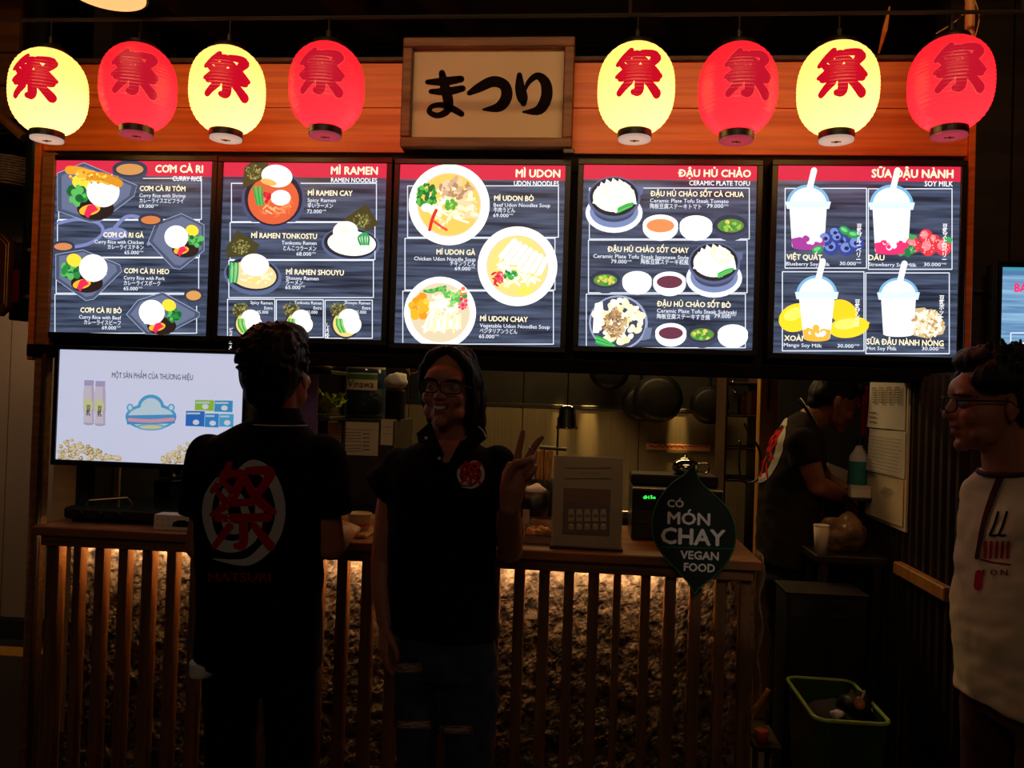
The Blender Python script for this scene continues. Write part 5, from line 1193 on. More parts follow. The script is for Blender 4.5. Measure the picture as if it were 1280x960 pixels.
# dark low cabinet in the passage mouth
x0, x1 = at(985, 745, 2.95).x, at(1086, 745, 2.95).x; zz = at(1010, 741, 2.95).z
T = thing('low_cabinet', ((x0 + x1) / 2, 3.1, 0), 'dark low cabinet with a metal top edge, behind the green bin', 'cabinet')
obj('body', box(B(), (x0, 2.96, 0), (x1, 3.13, zz - .006), .004), 'matte_black', T); obj('metal_top', box(B(), (x0 - .004, 2.95, zz - .006), (x1 + .004, 3.14, zz), .002), 'steel_dark', T)
for k in range(2): d = obj('door', box(B(), (x0 + .008 + k * (x1 - x0) / 2, 2.948, .06), (x0 - .006 + (k + 1) * (x1 - x0) / 2, 2.959, zz - .02), .003), 'matte_black', T); obj('handle', box(B(), (x0 + .02 + k * (x1 - x0) / 2, 2.94, zz - .08), (x0 + .06 + k * (x1 - x0) / 2, 2.948, zz - .07), .001), 'steel_dark', d)
# green bin with rubbish
q = at(1060, 904, 2.42); zt_ = q.z; W, Dp = at(1116, 900, 2.42).x - at(1024, 904, 2.42).x, .34
x1 = at(1116, 900, 2.42).x; x0 = at(1022, 906, 2.42).x
T = thing('green_bin', ((x0 + x1) / 2, 2.6, 0), 'green plastic bin with lime rim at the bottom right', 'bin')
bm = B()
def rr(x0_, y0_, x1_, y1_, z, r=.035, n=5):
    P_ = []
    for cx_, cy_, a_ in ((x1_ - r, y1_ - r, 0), (x0_ + r, y1_ - r, 90), (x0_ + r, y0_ + r, 180), (x1_ - r, y0_ + r, 270)):
        for k in range(n + 1): t = R(a_ + 90 * k / n); P_.append((cx_ + r * cos(t), cy_ + r * sin(t), z))
    return P_
R_ = [rr(x0 + .03, 2.46, x1 - .03, 2.76, 0.002), rr(x0, 2.43, x1, 2.79, zt_), rr(x0 + .004, 2.434, x1 - .004, 2.786, zt_), rr(x0 + .034, 2.464, x1 - .034, 2.756, 0.01)]
rv = [[bm.verts.new(p) for p in L] for L in R_]; n = len(rv[0])
for A_, C_ in zip(rv, rv[1:]):
    for k in range(n): bm.faces.new((A_[k], A_[(k + 1) % n], C_[(k + 1) % n], C_[k]))
bm.faces.new(rv[0][::-1]); bm.faces.new(rv[-1]); obj('bin_wall', bm, 'green_bin', T)
bm = B(); tube(bm, rr(x0 - .002, 2.428, x1 + .002, 2.792, zt_), .006, 8, closed=True); obj('rim', bm, 'lime', T)
cx_, cy_ = (x0 + x1) / 2, 2.61
bm = B(); ball(bm, (cx_, cy_, zt_ - .12), ((x1 - x0) * .44, .15, .11), 3)
for v in bm.verts: v.co += (v.co - V((cx_, cy_, zt_ - .12))).normalized() * noise.noise(v.co * 14) * .02
o = obj('bin_liner', bm, 'matte_black', T, smooth=True)
for nm, px, py, Y, r, m, lab, cat in (('crumpled_cup', 1070, 884, 2.6, (.055, .05, .045), 'iron', 'crumpled dark cup on top of the rubbish in the green bin', 'cup'), ('orange_peel', 1046, 893, 2.54, (.020, .016, .014), 'card', 'small pale crumpled piece in the green bin, left', 'rubbish'), ('food_scrap', 1074, 880, 2.52, (.014, .012, .020), 'food', 'brown scrap in front of the crumpled cup in the bin', 'rubbish'), ('paper_scrap', 1092, 888, 2.58, (.022, .014, .010), 'card', 'pale paper scrap at the right of the rubbish in the bin', 'rubbish')):
    q = at(px, py, Y); bm = B(); ball(bm, q, r, 3)
    for v in bm.verts: v.co += (v.co - q).normalized() * noise.noise(v.co * 60) * min(r) * .5
    tag(obj(nm, bm, m, smooth=True), lab, cat)
bm = B(); tube(bm, [at(1076, 876, 2.55), at(1081, 863, 2.55)], .003, 6); tag(obj('drinking_straw', bm, 'card'), 'thin straw sticking up out of the green bin', 'straw')
# rope and orange box on a low stool behind the counter's end
q = at(950, 925, 2.95); T = thing('low_stool', (q.x, 2.98, 0), 'dark low stool just right of the counter', 'stool'); zz = at(950, 927, 2.92).z
obj('seat', box(B(), (q.x - .035, 2.88, zz - .02), (q.x + .06, 3.08, zz), .003), 'dark_wood', T)
for dx in (-.025, .05):
    for y in (2.9, 3.06): obj('leg', box(B(), (q.x + dx - .008, y - .01, 0), (q.x + dx + .008, y + .01, zz - .02), .002), 'dark_wood', T)
tag(obj('orange_tub', lathe(B(), [(0, 0), (.02, 0), (.024, .036), (.021, .038), (0, .036)], (at(952, 918, 2.93).x, 2.93, zz), 20, caps=False), 'orange', smooth=True), 'small orange tub on the dark low stool', 'tub')
bm = B(); pts = [tuple(at(x, y, 3.0)) for x, y in ((961, 862), (952, 876), (942, 888), (938, 903))]; tube(bm, smooth_path(pts, 6), .009, 10)
tag(obj('coiled_rope', bm, 'yellow_rope', smooth=True), 'short yellowish twisted rope hanging above the orange tub', 'rope')
# far left: pipe, plaque, poster, basket
q = at(40, 300, 3.15); T = thing('downpipe', (q.x, 3.15, 0), 'thick dark vertical pipe left of the curry menu', 'pipe')
za = at(40, 402, 3.15).z; bm = B(); tube(bm, [(q.x, 3.15, za), (q.x, 3.15, 3.25)], .032, 24); obj('pipe_wall', bm, mat('dark_green_metal', (36, 44, 40), .3, .3, .15, 6), T, smooth=True)
for py in (314, 372, 150): z = at(40, py, 3.15).z; bm = B(); lathe(bm, [(.034, -.008), (.036, -.006), (.036, .006), (.034, .008)], (q.x, 3.15, z), 24); obj('pipe_band', bm, 'steel_dark', T)
a = at(14, 398, 3.22); b = at(46, 300, 3.22); bm = B(); box(bm, (a.x, 3.22, 0), (b.x, 3.32, a.z - .0), .004); T = thing('meter_box', ((a.x + b.x) / 2, 3.24, a.z), 'black box fixed behind the dark pipe at the left', 'box'); bm.free()
obj('case', box(B(), (at(12, 350, 3.2).x, 3.2, at(20, 400, 3.2).z), (at(44, 350, 3.2).x, 3.28, at(20, 303, 3.2).z), .004), 'black', T); obj('lid', box(B(), (at(14, 350, 3.2).x, 3.194, at(20, 396, 3.2).z), (at(42, 350, 3.2).x, 3.2, at(20, 307, 3.2).z), .002), 'matte_black', T)
a = at(11, 336, 3.18); b = at(21, 377, 3.18); tag(obj('red_poster', box(B(), (a.x, 3.186, b.z), (b.x, 3.190, a.z), .001), 'red'), 'small plain red card behind the brown plaque at the far left', 'card')
a = at(-60, 290, 3.05); b = at(10, 395, 3.05); x0, x1, z0, z1 = a.x, b.x, b.z, a.z
T = thing('framed_plaque', ((x0 + x1) / 2, 3.05, z0), 'brown plaque with double gold border, cut by the left edge', 'plaque')
ch = .03; oct_ = lambda i, y: [(x0 + i + ch, y, z0 + i), (x1 - i - ch, y, z0 + i), (x1 - i, y, z0 + i + ch), (x1 - i, y, z1 - i - ch), (x1 - i - ch, y, z1 - i), (x0 + i + ch, y, z1 - i), (x0 + i, y, z1 - i - ch), (x0 + i, y, z0 + i + ch)]
prism(bm := B(), oct_(0, 3.05), (0, .02, 0)); obj('board', bm, 'maroon', T)
for i in (.008, .018): bm = B(); tube(bm, oct_(i, 3.048), .0018, 6, closed=True); obj('gold_line', bm, 'gold', T)
q = at(8, 205, 3.4); T = thing('wicker_basket', (q.x, 3.42, q.z - .09), 'pale wicker basket hanging at the upper left edge', 'basket')
bm = B(); prof = [(.07, 0), (.10, .04), (.115, .10), (.11, .105)]
for k in range(11):
    t = k / 10; r = .07 + .045 * t ** .6; ps = [((r + .003 * (-1) ** (j + k)) * cos(2 * pi * j / 30) + q.x, 3.42 + (r + .003 * (-1) ** (j + k)) * sin(2 * pi * j / 30), q.z - .09 + .105 * t) for j in range(30)]; tube(bm, ps, .0055, 5, closed=True)
obj('weave', bm, 'wicker', T, smooth=True); bm = B(); tube(bm, smooth_path([(q.x - .11, 3.42, q.z + .01), (q.x - .07, 3.42, q.z + .13), (q.x + .07, 3.42, q.z + .13), (q.x + .11, 3.42, q.z + .01)], 6), .005, 6); obj('handle', bm, 'wicker', T, smooth=True)
# ================================================================== PEOPLE
def remesh(bm, vox, it=6, fac=.5):
    me = bpy.data.meshes.new('t'); bm.to_mesh(me); bm.free()
    o = bpy.data.objects.new('t', me); COL.objects.link(o)
    m = o.modifiers.new('r', 'REMESH'); m.mode = 'VOXEL'; m.voxel_size = vox
    s = o.modifiers.new('s', 'SMOOTH'); s.iterations = it; s.factor = fac
    r = bpy.data.meshes.new_from_object(o.evaluated_get(bpy.context.evaluated_depsgraph_get()))
    bpy.data.objects.remove(o); bpy.data.meshes.remove(me); r.materials.clear(); return r
def colour(me, fn):
    a = me.color_attributes.new('Col', 'FLOAT_COLOR', 'POINT'); buf = []
    for v in me.vertices: buf += [*fn(v.co), 1.0]
    a.data.foreach_set('color', buf)
def bvh_of(*objs):
    V_, F_ = [], []
    for o in objs:
        b = len(V_); w_ = ORG[o.name]; V_ += [v.co + w_ for v in o.data.vertices]; F_ += [tuple(i + b for i in p.vertices) for p in o.data.polygons]
    return BVHTree.FromPolygons(V_, F_)
class Decal:
    """flat print laid on a curved cloth, found by casting onto the cloth itself"""
    def __init__(s, tree, crop, Yn, off=.0016, dirn=None): s.t, s.c, s.Yn, s.off = tree, crop, Yn, off; s.v = []; s.f = []; s.col = []; s.k = 0
    def pt(s, x, y):
        o = at(s.c[0] + x / s.c[2], s.c[1] + y / s.c[2], s.Yn); d = (o - CAM).normalized()
        h, n, i, q = s.t.ray_cast(CAM + d * .3, d)
        if h is None: return None
        if n.dot(d) > 0: n = -n
        return h + n * (s.off + (s.k % 60) * .00004)
    def add(s, v, f, c):
        s.k += 1; P = [s.pt(*q) for q in v]; b = len(s.v)
        ok = [p is not None for p in P]; s.v += [p or V((0, 0, 0)) for p in P]
        zs = [p.y for p in P if p is not None]; 
        for q in f:
            if all(ok[i] for i in q):
                ys = [P[i].y for i in q]
                if max(ys) - min(ys) < .03: s.f.append(tuple(i + b for i in q)); s.col.append(c)
    def brush(s, pts, c, k=6): s.add(*stroke2d(pts, k), c)
    def text(s, t, x0, x1, yb, h, c, bold=0, slant=0):
        v, f = text_mesh(t); lo = min(a for a, b in v); hi = max(a for a, b in v)
        for dx in ([0] if not bold else (-bold, 0, bold)):
            s.add([(x0 + (a - lo) / (hi - lo) * (x1 - x0) + dx + slant * b * h, yb - b / CAPH * h) for a, b in v], f, c)
    def build(s, name, m, parent, label=None):
        used_ = sorted({i for q in s.f for i in q}); mp = {i: k for k, i in enumerate(used_)}
        me = bpy.data.meshes.new(name); me.from_pydata([s.v[i] for i in used_], [], [tuple(mp[i] for i in q) for q in s.f])
        a = me.color_attributes.new('Col', 'FLOAT_COLOR', 'CORNER'); buf = []
        for q, c in zip(s.f, s.col): buf += [*lin(c), 1.0] * len(q)
        a.data.foreach_set('color', buf); return obj(name, me, m, parent, label=label)
SKIN = attr_mat('skin', 0, .5)
def head_shape(bm, T, s=1.0, male=False):
    """cranium, jaw, nose, ears; local: -y is the face, z up, origin between the eyes' level and the head's axis"""
    def b_(c, r, sub=3): 
        c = T @ V([x * s for x in c]); rot = T.to_3x3().normalized(); ball(bm, c, [x * s for x in r], sub, rot)
    j = 1.06 if male else 1.0
    b_((0, .018, .040), (.074, .094, .078)); b_((0, -.022, -.028), (.061 * j, .066, .074)); b_((0, -.034, -.070), (.040 * j, .050, .038))
    b_((0, -.070, -.096), (.019 * j, .018, .016)); b_((0, -.052, .030), (.056, .044, .040))
    for x in (-1, 1):
        b_((x * .036, -.060, -.030), (.024, .024, .024)); b_((x * .030, -.078, .022), (.024, .013, .010)); b_((x * .010, -.094, -.030), (.009, .009, .008)); b_((x * .038, -.03, -.066), (.022, .034, .026))
        # ear: rim and lobe
        pts = [T @ V((x * .076 * s, .002 * s + a * s, (b - .014) * s)) for a, b in ((.0, .022), (.012, .028), (.022, .018), (.022, .0), (.012, -.018), (.002, -.026))]
        tube(bm, [tuple(p) for p in pts], [.005 * s] * 6, 8); b_((x * .075, .010, -.014), (.007, .014, .022), 2)
    tube(bm, [T @ V((0, -.084 * s, .010 * s)), T @ V((0, -.096 * s, -.012 * s)), T @ V((0, -.104 * s, -.028 * s))], [.007 * s, .0085 * s, .011 * s], 12)
    b_((0, -.102, -.029), (.011, .010, .009)); b_((0, -.084, -.050), (.022, .012, .011)); b_((0, -.082, -.066), (.019, .012, .009))
def face_sculpt(co, L, s, smile=0):
    """eye sockets, mouth line, philtrum; L is the point in head space"""
    x, y, z = L.x / s, L.y / s, L.z / s; d = V((0, 0, 0))
    if y > -.03: return d
    for e in (-1, 1): d.y += .007 * exp(-(((x - e * .031) / .015) ** 2 + ((z + .001) / .010) ** 2))
    zc = -.058 + smile * (x / .026) ** 2 * .010
    d.y += .0035 * exp(-(((z - zc) / .0025) ** 2)) * (abs(x) < .026) * (.6 + smile)
    return d * s
def skin_fn(T, s, base, lip, smile=0, teeth=False):
    Ti = T.inverted()
    def fn(co):
        L = Ti @ co; x, y, z = L.x / s, L.y / s, L.z / s; c = V(lin(base)) * (1 + .10 * noise.noise(co * 14))
        if y < -.05 and abs(z) < .13 and abs(x) < .08:
            zc = -.058 + smile * (x / .026) ** 2 * .010; e = ((x / (.021 + .006 * smile)) ** 2 + ((z - zc) / .0115) ** 2)
            if e < 1: c = V(lin(lip))
            if teeth and (x / .019) ** 2 + ((z - zc + .000) / .0052) ** 2 < 1: c = V(lin((236, 226, 214)))
            for e_ in (-1, 1):
                if abs(x - e_ * .031) < .019 and abs(z - .020 + ((x - e_ * .031) / .019) ** 2 * .004) < .0032: c = V(lin((24, 16, 14)))
            k = exp(-(((abs(x) - .038) / .016) ** 2 + ((z + .03) / .016) ** 2)); c = V((c.x * (1 + .12 * k), c.y * (1 - .06 * k), c.z * (1 - .06 * k)))
        return c
    return fn
def eyes(T, s, parent, narrow=.0):
    for e in (-1, 1):
        c = T @ V((e * .031 * s, -.0735 * s, -.001 * s)); bm = B(); ball(bm, c, .0125 * s, 3)
        me = bpy.data.meshes.new('eye'); Ti = T.inverted(); bm.to_mesh(me); bm.free()
        def fn(co):
            L = Ti @ co; dx = L.x / s - e * .031; dz = L.z / s + .001; r = sqrt(dx * dx + dz * dz)
            if abs(dz) > .0052 - narrow: return lin((150, 98, 74))
            return lin((12, 8, 8)) if r < .0032 else lin((46, 26, 18)) if r < .0062 else lin((150, 132, 122))
        colour(me, fn); obj('eye', me, SKIN, parent, smooth=True)
def hair_obj(bm, parent, amp=.004, vox=.005, freq=60, it=3, Td=None):
    me = remesh(bm, vox, it)
    NN = [v.normal.copy() for v in me.vertices]
    for v, n in zip(me.vertices, NN):
        q = v.co.copy(); v.co += n * (noise.noise(V((q.x * freq, q.y * freq, q.z * freq * .22))) * amp + noise.noise(q * 22) * amp)
    return obj('hair', me, 'hair', parent, smooth=True)
def glasses(T, s, parent, col='matte_black', hw=.029, hh=.0165):
    for e in (-1, 1):
        pts = [T @ V(((e * .032 + hw * math.copysign(abs(cos(t)) ** .6, cos(t))) * s, (-.109 + .012 * abs(e * .032 + hw * cos(t)) / .06) * s, (-.002 + hh * math.copysign(abs(sin(t)) ** .6, sin(t))) * s)) for t in [2 * pi * k / 28 for k in range(28)]]
        bm = B(); tube(bm, [tuple(p) for p in pts], .0019 * s, 8, closed=True); f = obj('glasses_rim', bm, col, parent)
        bm = B(); quad(bm, pts); obj('lens', bm, 'lens', f)
        bm = B(); tube(bm, [T @ V((e * .061 * s, -.098 * s, .006 * s)), T @ V((e * .074 * s, -.06 * s, .006 * s)), T @ V((e * .0785 * s, .006 * s, .004 * s)), T @ V((e * .079 * s, .024 * s, -.012 * s))], .0020 * s, 8); obj('temple', bm, col, parent)
    bm = B(); tube(bm, [T @ V((-.006 * s, -.109 * s, .002 * s)), T @ V((0, -.111 * s, .004 * s)), T @ V((.006 * s, -.109 * s, .002 * s))], .0018 * s, 8); obj('glasses_bridge', bm, col, parent)
def TM(c, yaw, pitch=0, roll=0):
    return Matrix.Translation(c) @ Matrix.Rotation(yaw, 4, 'Z') @ Matrix.Rotation(pitch, 4, 'X') @ Matrix.Rotation(roll, 4, 'Y')
def hand(bm, wrist, d, n, side, curl=(.35, .35, .4, .45, .3), spread=0, s=1.0):
    """relaxed hand: d along the fingers, n out of the palm's back, side = thumb direction"""
    d = V(d).normalized(); n = V(n).normalized(); x = V(side).normalized()
    k = V(wrist) + d * .085 * s
    loft(bm, [(V(wrist) - d * .01 * s, .027 * s, .019 * s, x, n), (V(wrist) + d * .03 * s, .034 * s, .016 * s, x, n), (V(wrist) + d * .06 * s, .040 * s, .014 * s, x, n), (k, .040 * s, .012 * s, x, n)], 20)
    L = (.068, .076, .071, .056)
    for i in range(4):
        b = k + x * (.030 - .020 * i) * s; p = b - d * .012 * s; a = 0; pr = [(p, .0095 * s), (b, .0092 * s)]; cur = b
        for j, fr in enumerate((.44, .31, .25)):
            a += curl[i] * (.8 if j == 0 else 1.0); dd = d * cos(a) - n * sin(a) + x * spread * (1.5 - i)
            cur = cur + dd.normalized() * L[i] * fr * s; pr.append((cur, (.0086, .0080, .0070)[j] * s))
        chain(bm, pr, 2, 10)
    b = V(wrist) + d * .025 * s + x * .025 * s
    chain(bm, [(b, .013 * s), (b + (d * .6 + x * .7 - n * .25).normalized() * .038 * s, .011 * s), (b + (d * .8 + x * .55 - n * .35).normalized() * .068 * s, .0095 * s), (b + (d * 1.0 + x * .35 - n * .4).normalized() * .088 * s, .008 * s)], 2, 10)
def shoe(c, yaw, parent, m='black'):
    bm = B(); Rm = Matrix.Rotation(yaw, 3, 'Z')
    for y, rx, rz, z in ((0, .036, .045, .045), (-.06, .040, .038, .036), (-.13, .044, .028, .026), (-.18, .036, .022, .021)): ball(bm, V(c) + Rm @ V((0, y, z)), (rx, .055, rz), 3, Rm)
    me = remesh(bm, .008, 6)
    for v in me.vertices: v.co.z = max(v.co.z, c[2] + .002)
    obj('shoe', me, m, parent, smooth=True)
def ring(py, l, r, Y, ry, dy=0):
    a = at(l, py, Y); b = at(r, py, Y); c = (a + b) / 2; c.y = Y + dy; return (c, abs(b.x - a.x) / 2, ry, (1, 0, 0), (0, 1, 0))
def cloth(me, amp=.004, freq=9, z_of=None):
    NN = [v.normal.copy() for v in me.vertices]
    for v, n in zip(me.vertices, NN):
        q = v.co.copy(); v.co += n * (noise.noise(V((q.x * freq, q.y * freq, q.z * freq * 1.8))) * amp + noise.noise(V((q.x * 22 + q.z * 16, q.y * 20, q.z * 18))) * amp * .5)
    return me

# ---------------------------------------------------------------- the smiling woman
Y0 = 2.38
def g_(px, py, dy=0.0):
    return at(px, py, Y0 + dy)
hc = g_(561, 486, -.01); T = TM(hc, R(-5), R(-3), R(2))
G = thing('person', (g_(555, 800).x, Y0, 0), 'smiling woman in black polo and ripped jeans with glasses, raising two fingers', 'person')
bm = B(); head_shape(bm, T)
nb_ = g_(560, 553, .03); chain(bm, [(T @ V((0, .02, -.05)), .052), (nb_, .052)]); chain(bm, [(nb_, .054), (nb_ - V((0, -.01, .07)), .075)])
# trunk under the polo
loft(bm, [ring(800, 502, 614, Y0, .085), ring(740, 500, 610, Y0, .080), ring(690, 502, 604, Y0, .078), ring(620, 498, 616, Y0, .085), ring(575, 500, 618, Y0, .075), ring(556, 530, 592, Y0, .055)])
# hanging arm
sh = g_(500, 583); el = g_(479, 700, .02); wr_ = g_(482, 776, -.02)
chain(bm, [(sh, .050), (g_(487, 640, .01), .042), (el, .037), (g_(479, 738, .0), .035), (wr_, .0255)])
hand(bm, wr_, (g_(478, 830, -.05) - wr_), (-.75, -.6, 0), (.5, -.85, .05), (.25, .3, .35, .4), s=.95)
# raised arm with two fingers up
sh2 = g_(622, 586); el2 = g_(638, 688, .03); w2 = g_(637, 634, -.17)
chain(bm, [(sh2, .050), (g_(632, 640, .02), .042), (el2, .037), (g_(637, 660, -.06), .036), (w2, .026)])
Yh = Y0 - .19
def hp(px, py, dy=0): return at(px, py, Yh + dy)
loft(bm, [(w2 - V((0, 0, .012)), .027, .020, (1, 0, 0), (0, 1, 0)), (hp(640, 612), .034, .018, (1, 0, -.1), (0, 1, 0)), (hp(645, 594), .0375, .016, (1, 0, -.15), (0, 1, 0)), (hp(650, 580), .033, .013, (1, 0, -.2), (0, 1, 0))], 20)
chain(bm, [(hp(643, 588), .0105), (hp(646.5, 572), .0098), (hp(650, 556), .0090), (hp(652.5, 546), .0082), (hp(653.7, 539.5), .0072)], 2, 12)
chain(bm, [(hp(653, 588), .0105), (hp(659, 574), .0098), (hp(667, 560), .0090), (hp(673, 551), .0083), (hp(677.5, 546.5), .0073)], 2, 12)
# ring and little finger folded down, thumb laid over them
chain(bm, [(hp(658, 590), .0095), (hp(664, 578, -.004), .0095), (hp(666, 573, -.028), .0088), (hp(661, 583, -.038), .0082), (hp(656, 590, -.030), .0075)], 2, 12)
chain(bm, [(hp(660, 598), .0090), (hp(667, 588, -.004), .0088), (hp(669, 584, -.024), .0080), (hp(664, 592, -.034), .0075), (hp(658, 598, -.026), .0068)], 2, 12)
chain(bm, [(hp(634, 606, -.004), .0130), (hp(637, 590, -.020), .0120), (hp(645, 579, -.034), .0104), (hp(656, 577, -.044), .0096), (hp(663, 574.5, -.044), .0080)], 2, 12)
# legs
for l, kx, ax, h_ in ((520, 522, 524, 0), (582, 584, 584, 1)):
    hipj = g_(l, 815); kn = g_(kx, 935); kn.z = .46; an = V((g_(ax, 900).x, Y0 + .03, .07)); hipj.z = .80
    chain(bm, [(hipj, .062), ((hipj + kn) / 2, .052), (kn, .044), ((kn + an) / 2 + V((0, .02, .04)), .046), (an, .032)])
    ball(bm, an + V((0, -.05, -.03)), (.034, .09, .03), 2)
me = remesh(bm, .0034, 3)
Ti = T.inverted()
for v in me.vertices:
    L = Ti @ v.co
    if abs(L.x) < .08 and -.13 < L.y < -.03 and abs(L.z) < .13: v.co += T.to_3x3() @ face_sculpt(v.co, L, 1.0, 1)
colour(me, skin_fn(T, 1.0, (186, 120, 92), (150, 52, 56), 1, True))
body = obj('body', me, SKIN, G, smooth=True)
eyes(T, 1.0, G, .0014); glasses(T, 1.0, G)
# hair, parted in the middle and gathered to one side at the back
bm = B()
def hb(c, r, sub=3): ball(bm, T @ V(c), r, sub, T.to_3x3())
hb((0, .030, .046), (.082, .094, .080)); hb((0, .055, -.01), (.075, .062, .085)); hb((.052, .062, -.03), (.050, .05, .085)); hb((.066, .07, -.085), (.036, .04, .055))
for e in (-1, 1):
    n_ = .86 if e < 0 else 1.0
    chain(bm, [(T @ V((e * .008, -.052, .108)), .012), (T @ V((e * .042, -.058, .088)), .016), (T @ V((e * .066, -.046, .05)), .015), (T @ V((e * .072, -.022, .0)), .014), (T @ V((e * .070 * n_, .0, -.05)), .015), (T @ V((e * .058 * n_, .02, -.095)), .014)], 2, 12)
    for k in range(4): tube(bm, smooth_path([tuple(T @ V((e * (.006 + .004 * k), -.056 + .02 * k, .112 + .003 * k))), tuple(T @ V((e * (.05 + .003 * k), -.052 + .02 * k, .092 + .004 * k))), tuple(T @ V((e * (.08 + .002 * k), -.022 + .02 * k, .03))), tuple(T @ V((e * .082, .01 + .02 * k, -.05)))], 5), .008, 8)
hair_obj(bm, G, .0028, .0042, 70, 2)
# polo shirt
bm = B(); loft(bm, [ring(791, 491, 626, Y0, .112), ring(740, 486, 622, Y0, .112), ring(690, 485, 620, Y0, .108), ring(640, 485, 622, Y0, .112), ring(600, 484, 628, Y0, .116), ring(578, 484, 634, Y0, .098), ring(562, 505, 614, Y0, .078), ring(550, 532, 590, Y0, .062, .012)], 36, 2.2)
ball(bm, g_(500, 582), .054); ball(bm, g_(622, 580), .054)
tube(bm, [g_(507, 580), g_(488, 600), g_(473, 613)], [.055, .058, .060], 24); tube(bm, [g_(616, 578), g_(628, 600), g_(632, 630, .01)], [.055, .056, .056], 24)
me = cloth(remesh(bm, .0058, 5)); polo = obj('polo_shirt', me, 'shirt', G, smooth=True)
# open collar: a skin V between two collar wings with white piping
tr_ = bvh_of(polo, body)
D = Decal(bvh_of(polo), (440, 410, 3.31), Y0, .0022)
for i_ in range(20):
    t = i_ / 19; y_ = 400 + 152 * t; xl_ = 332 + 48 * t ** 1.3; xr_ = 484 - 84 * t ** .9; D.brush([(xl_, y_, 10), ((xl_ + xr_) / 2, y_ + 3, 10), (xr_, y_, 10)], (176, 112, 84), 8)
D.build('neck_opening', SKIN, polo, 'skin showing in the open collar')
for sgn, P_ in ((-1, [(532, 529), (516, 543), (521, 553), (541, 560), (551, 575), (554, 566), (543, 546), (536, 532)]), (1, [(590, 529), (604, 537), (608, 548), (590, 560), (572, 577), (568, 569), (580, 550), (587, 532)])):
    front = [at(x, y, 2.27) for x, y in P_]
    for i, q in enumerate(front): q.y = 2.27 + (.05 if i in (0, 1, 7) else .02 if i in (2, 6) else 0)
    bm = B(); prism(bm, front, (0, .007, 0)); c_ = obj('collar', bm, 'shirt', polo)
for P_ in ([(517, 551), (516, 544), (522, 538)], [(608, 547), (604, 538), (598, 533)]):
    bm = B(); tube(bm, [at(x, y, 2.262 + .012 * i_) for i_, (x, y) in enumerate(P_)][::1], .0019, 6); obj('piping', bm, 'white_ink', polo, label='white collar piping')
for x, y in ((532.5, 547.5), (549, 573)):
    h = at(x, y, 2.255); bm = B(); ball(bm, h, (.0045, .002, .0045), 2); obj('button', bm, 'card', polo)
def emblem(D, S):
    """brushed ring and character; S maps unit square (y down) to the crop"""
    W1 = (206, 196, 190)
    for pts in ([(.42, .10, .03), (.60, .02, .10), (.76, .08, .15), (.90, .24, .14), (.96, .46, .125), (.90, .68, .135), (.74, .85, .13), (.52, .95, .09), (.14, .92, .015)],
                [(.20, .17, .08), (.09, .32, .12), (.06, .50, .12), (.11, .68, .11), (.22, .78, .15), (.42, .80, .14), (.60, .72, .13), (.68, .58, .12), (.70, .42, .10), (.66, .28, .08)],
                [(.30, .28, .12), (.26, .44, .10), (.34, .62, .14), (.50, .62, .12)], [(.36, .28, .12), (.48, .36, .09), (.54, .50, .1)]):
        D.brush([(*S(x, y), w_ * S.k) for x, y, w_ in pts], W1, 8)
    RD = (196, 22, 44)
    for s in KANJI:
        pts = [(.10 + x * .86 * .92, .80 - y * .80 + .02, .112 * k) for x, y, k in s]
        D.brush([(*S(x, y), w_ * S.k) for x, y, w_ in pts], RD, 7)
class Sq:
    def __init__(s, x0, y0, x1, y1): s.a = (x0, y0, x1, y1); s.k = (x1 - x0)
    def __call__(s, x, y): return (s.a[0] + x * (s.a[2] - s.a[0]), s.a[1] + y * (s.a[3] - s.a[1]))
D = Decal(bvh_of(polo), (0, 0, 1), Y0, .0016); emblem(D, Sq(571, 577, 605, 611)); D.build('chest_emblem', PRINT, polo, 'round red and white chest emblem')
# jeans with rips
bm = B(); loft(bm, [ring(775, 499, 617, Y0, .098), ring(812, 495, 622, Y0, .108), ring(842, 497, 621, Y0, .100)], 28, 2.2)
for l, r, l2, r2, l3, r3 in ((493, 549, 497, 546, 500, 544), (550, 623, 555, 617, 558, 612)):
    a0 = ring(815, l + 3, r - 1, Y0, .088); a1 = ring(870, l, r, Y0, .078); a2 = ring(935, l2, r2, Y0, .066)
    c3 = V((a2[0].x, Y0 + .01, .30)); c4 = V((a2[0].x, Y0 + .02, .09)); loft(bm, [a0, a1, a2, (c3, .060, .062, (1, 0, 0), (0, 1, 0)), (c4, .055, .058, (1, 0, 0), (0, 1, 0))], 24)
me = cloth(remesh(bm, .007, 4), .005, 12); jeans = obj('jeans', me, 'denim', G, smooth=True)
tj = bvh_of(jeans); gg = random.Random(6)
for x0_, x1_, y_, h_, lab in ((64, 228, 356, 52, 'rip on one thigh'), (84, 284, 698, 40, 'frayed rip on one knee'), (330, 524, 728, 46, 'frayed rip on the other knee')):
    D = Decal(tj, (480, 760, 4.8), Y0, .0018)
    for k in range(9):
        yy = y_ - h_ / 2 + h_ * k / 8; D.brush([(x0_ + gg.uniform(-8, 10), yy, 9), ((x0_ + x1_) / 2, yy + gg.uniform(-3, 3), 10), (x1_ + gg.uniform(-12, 8), yy + gg.uniform(-3, 3), 8)], (150, 92, 64) if k % 2 else (130, 82, 58), 6)
    for k in range(9): D.brush([(x0_ + gg.uniform(0, 40), y_ + gg.uniform(-.5, .5) * h_, 3), ((x0_ + x1_) / 2, y_ + gg.uniform(-.5, .5) * h_, 3.4), (x1_ + gg.uniform(-40, 0), y_ + gg.uniform(-.5, .5) * h_, 2.5)], (184, 180, 178), 5)
    D.build('ripped_patch', PRINT, jeans, lab)
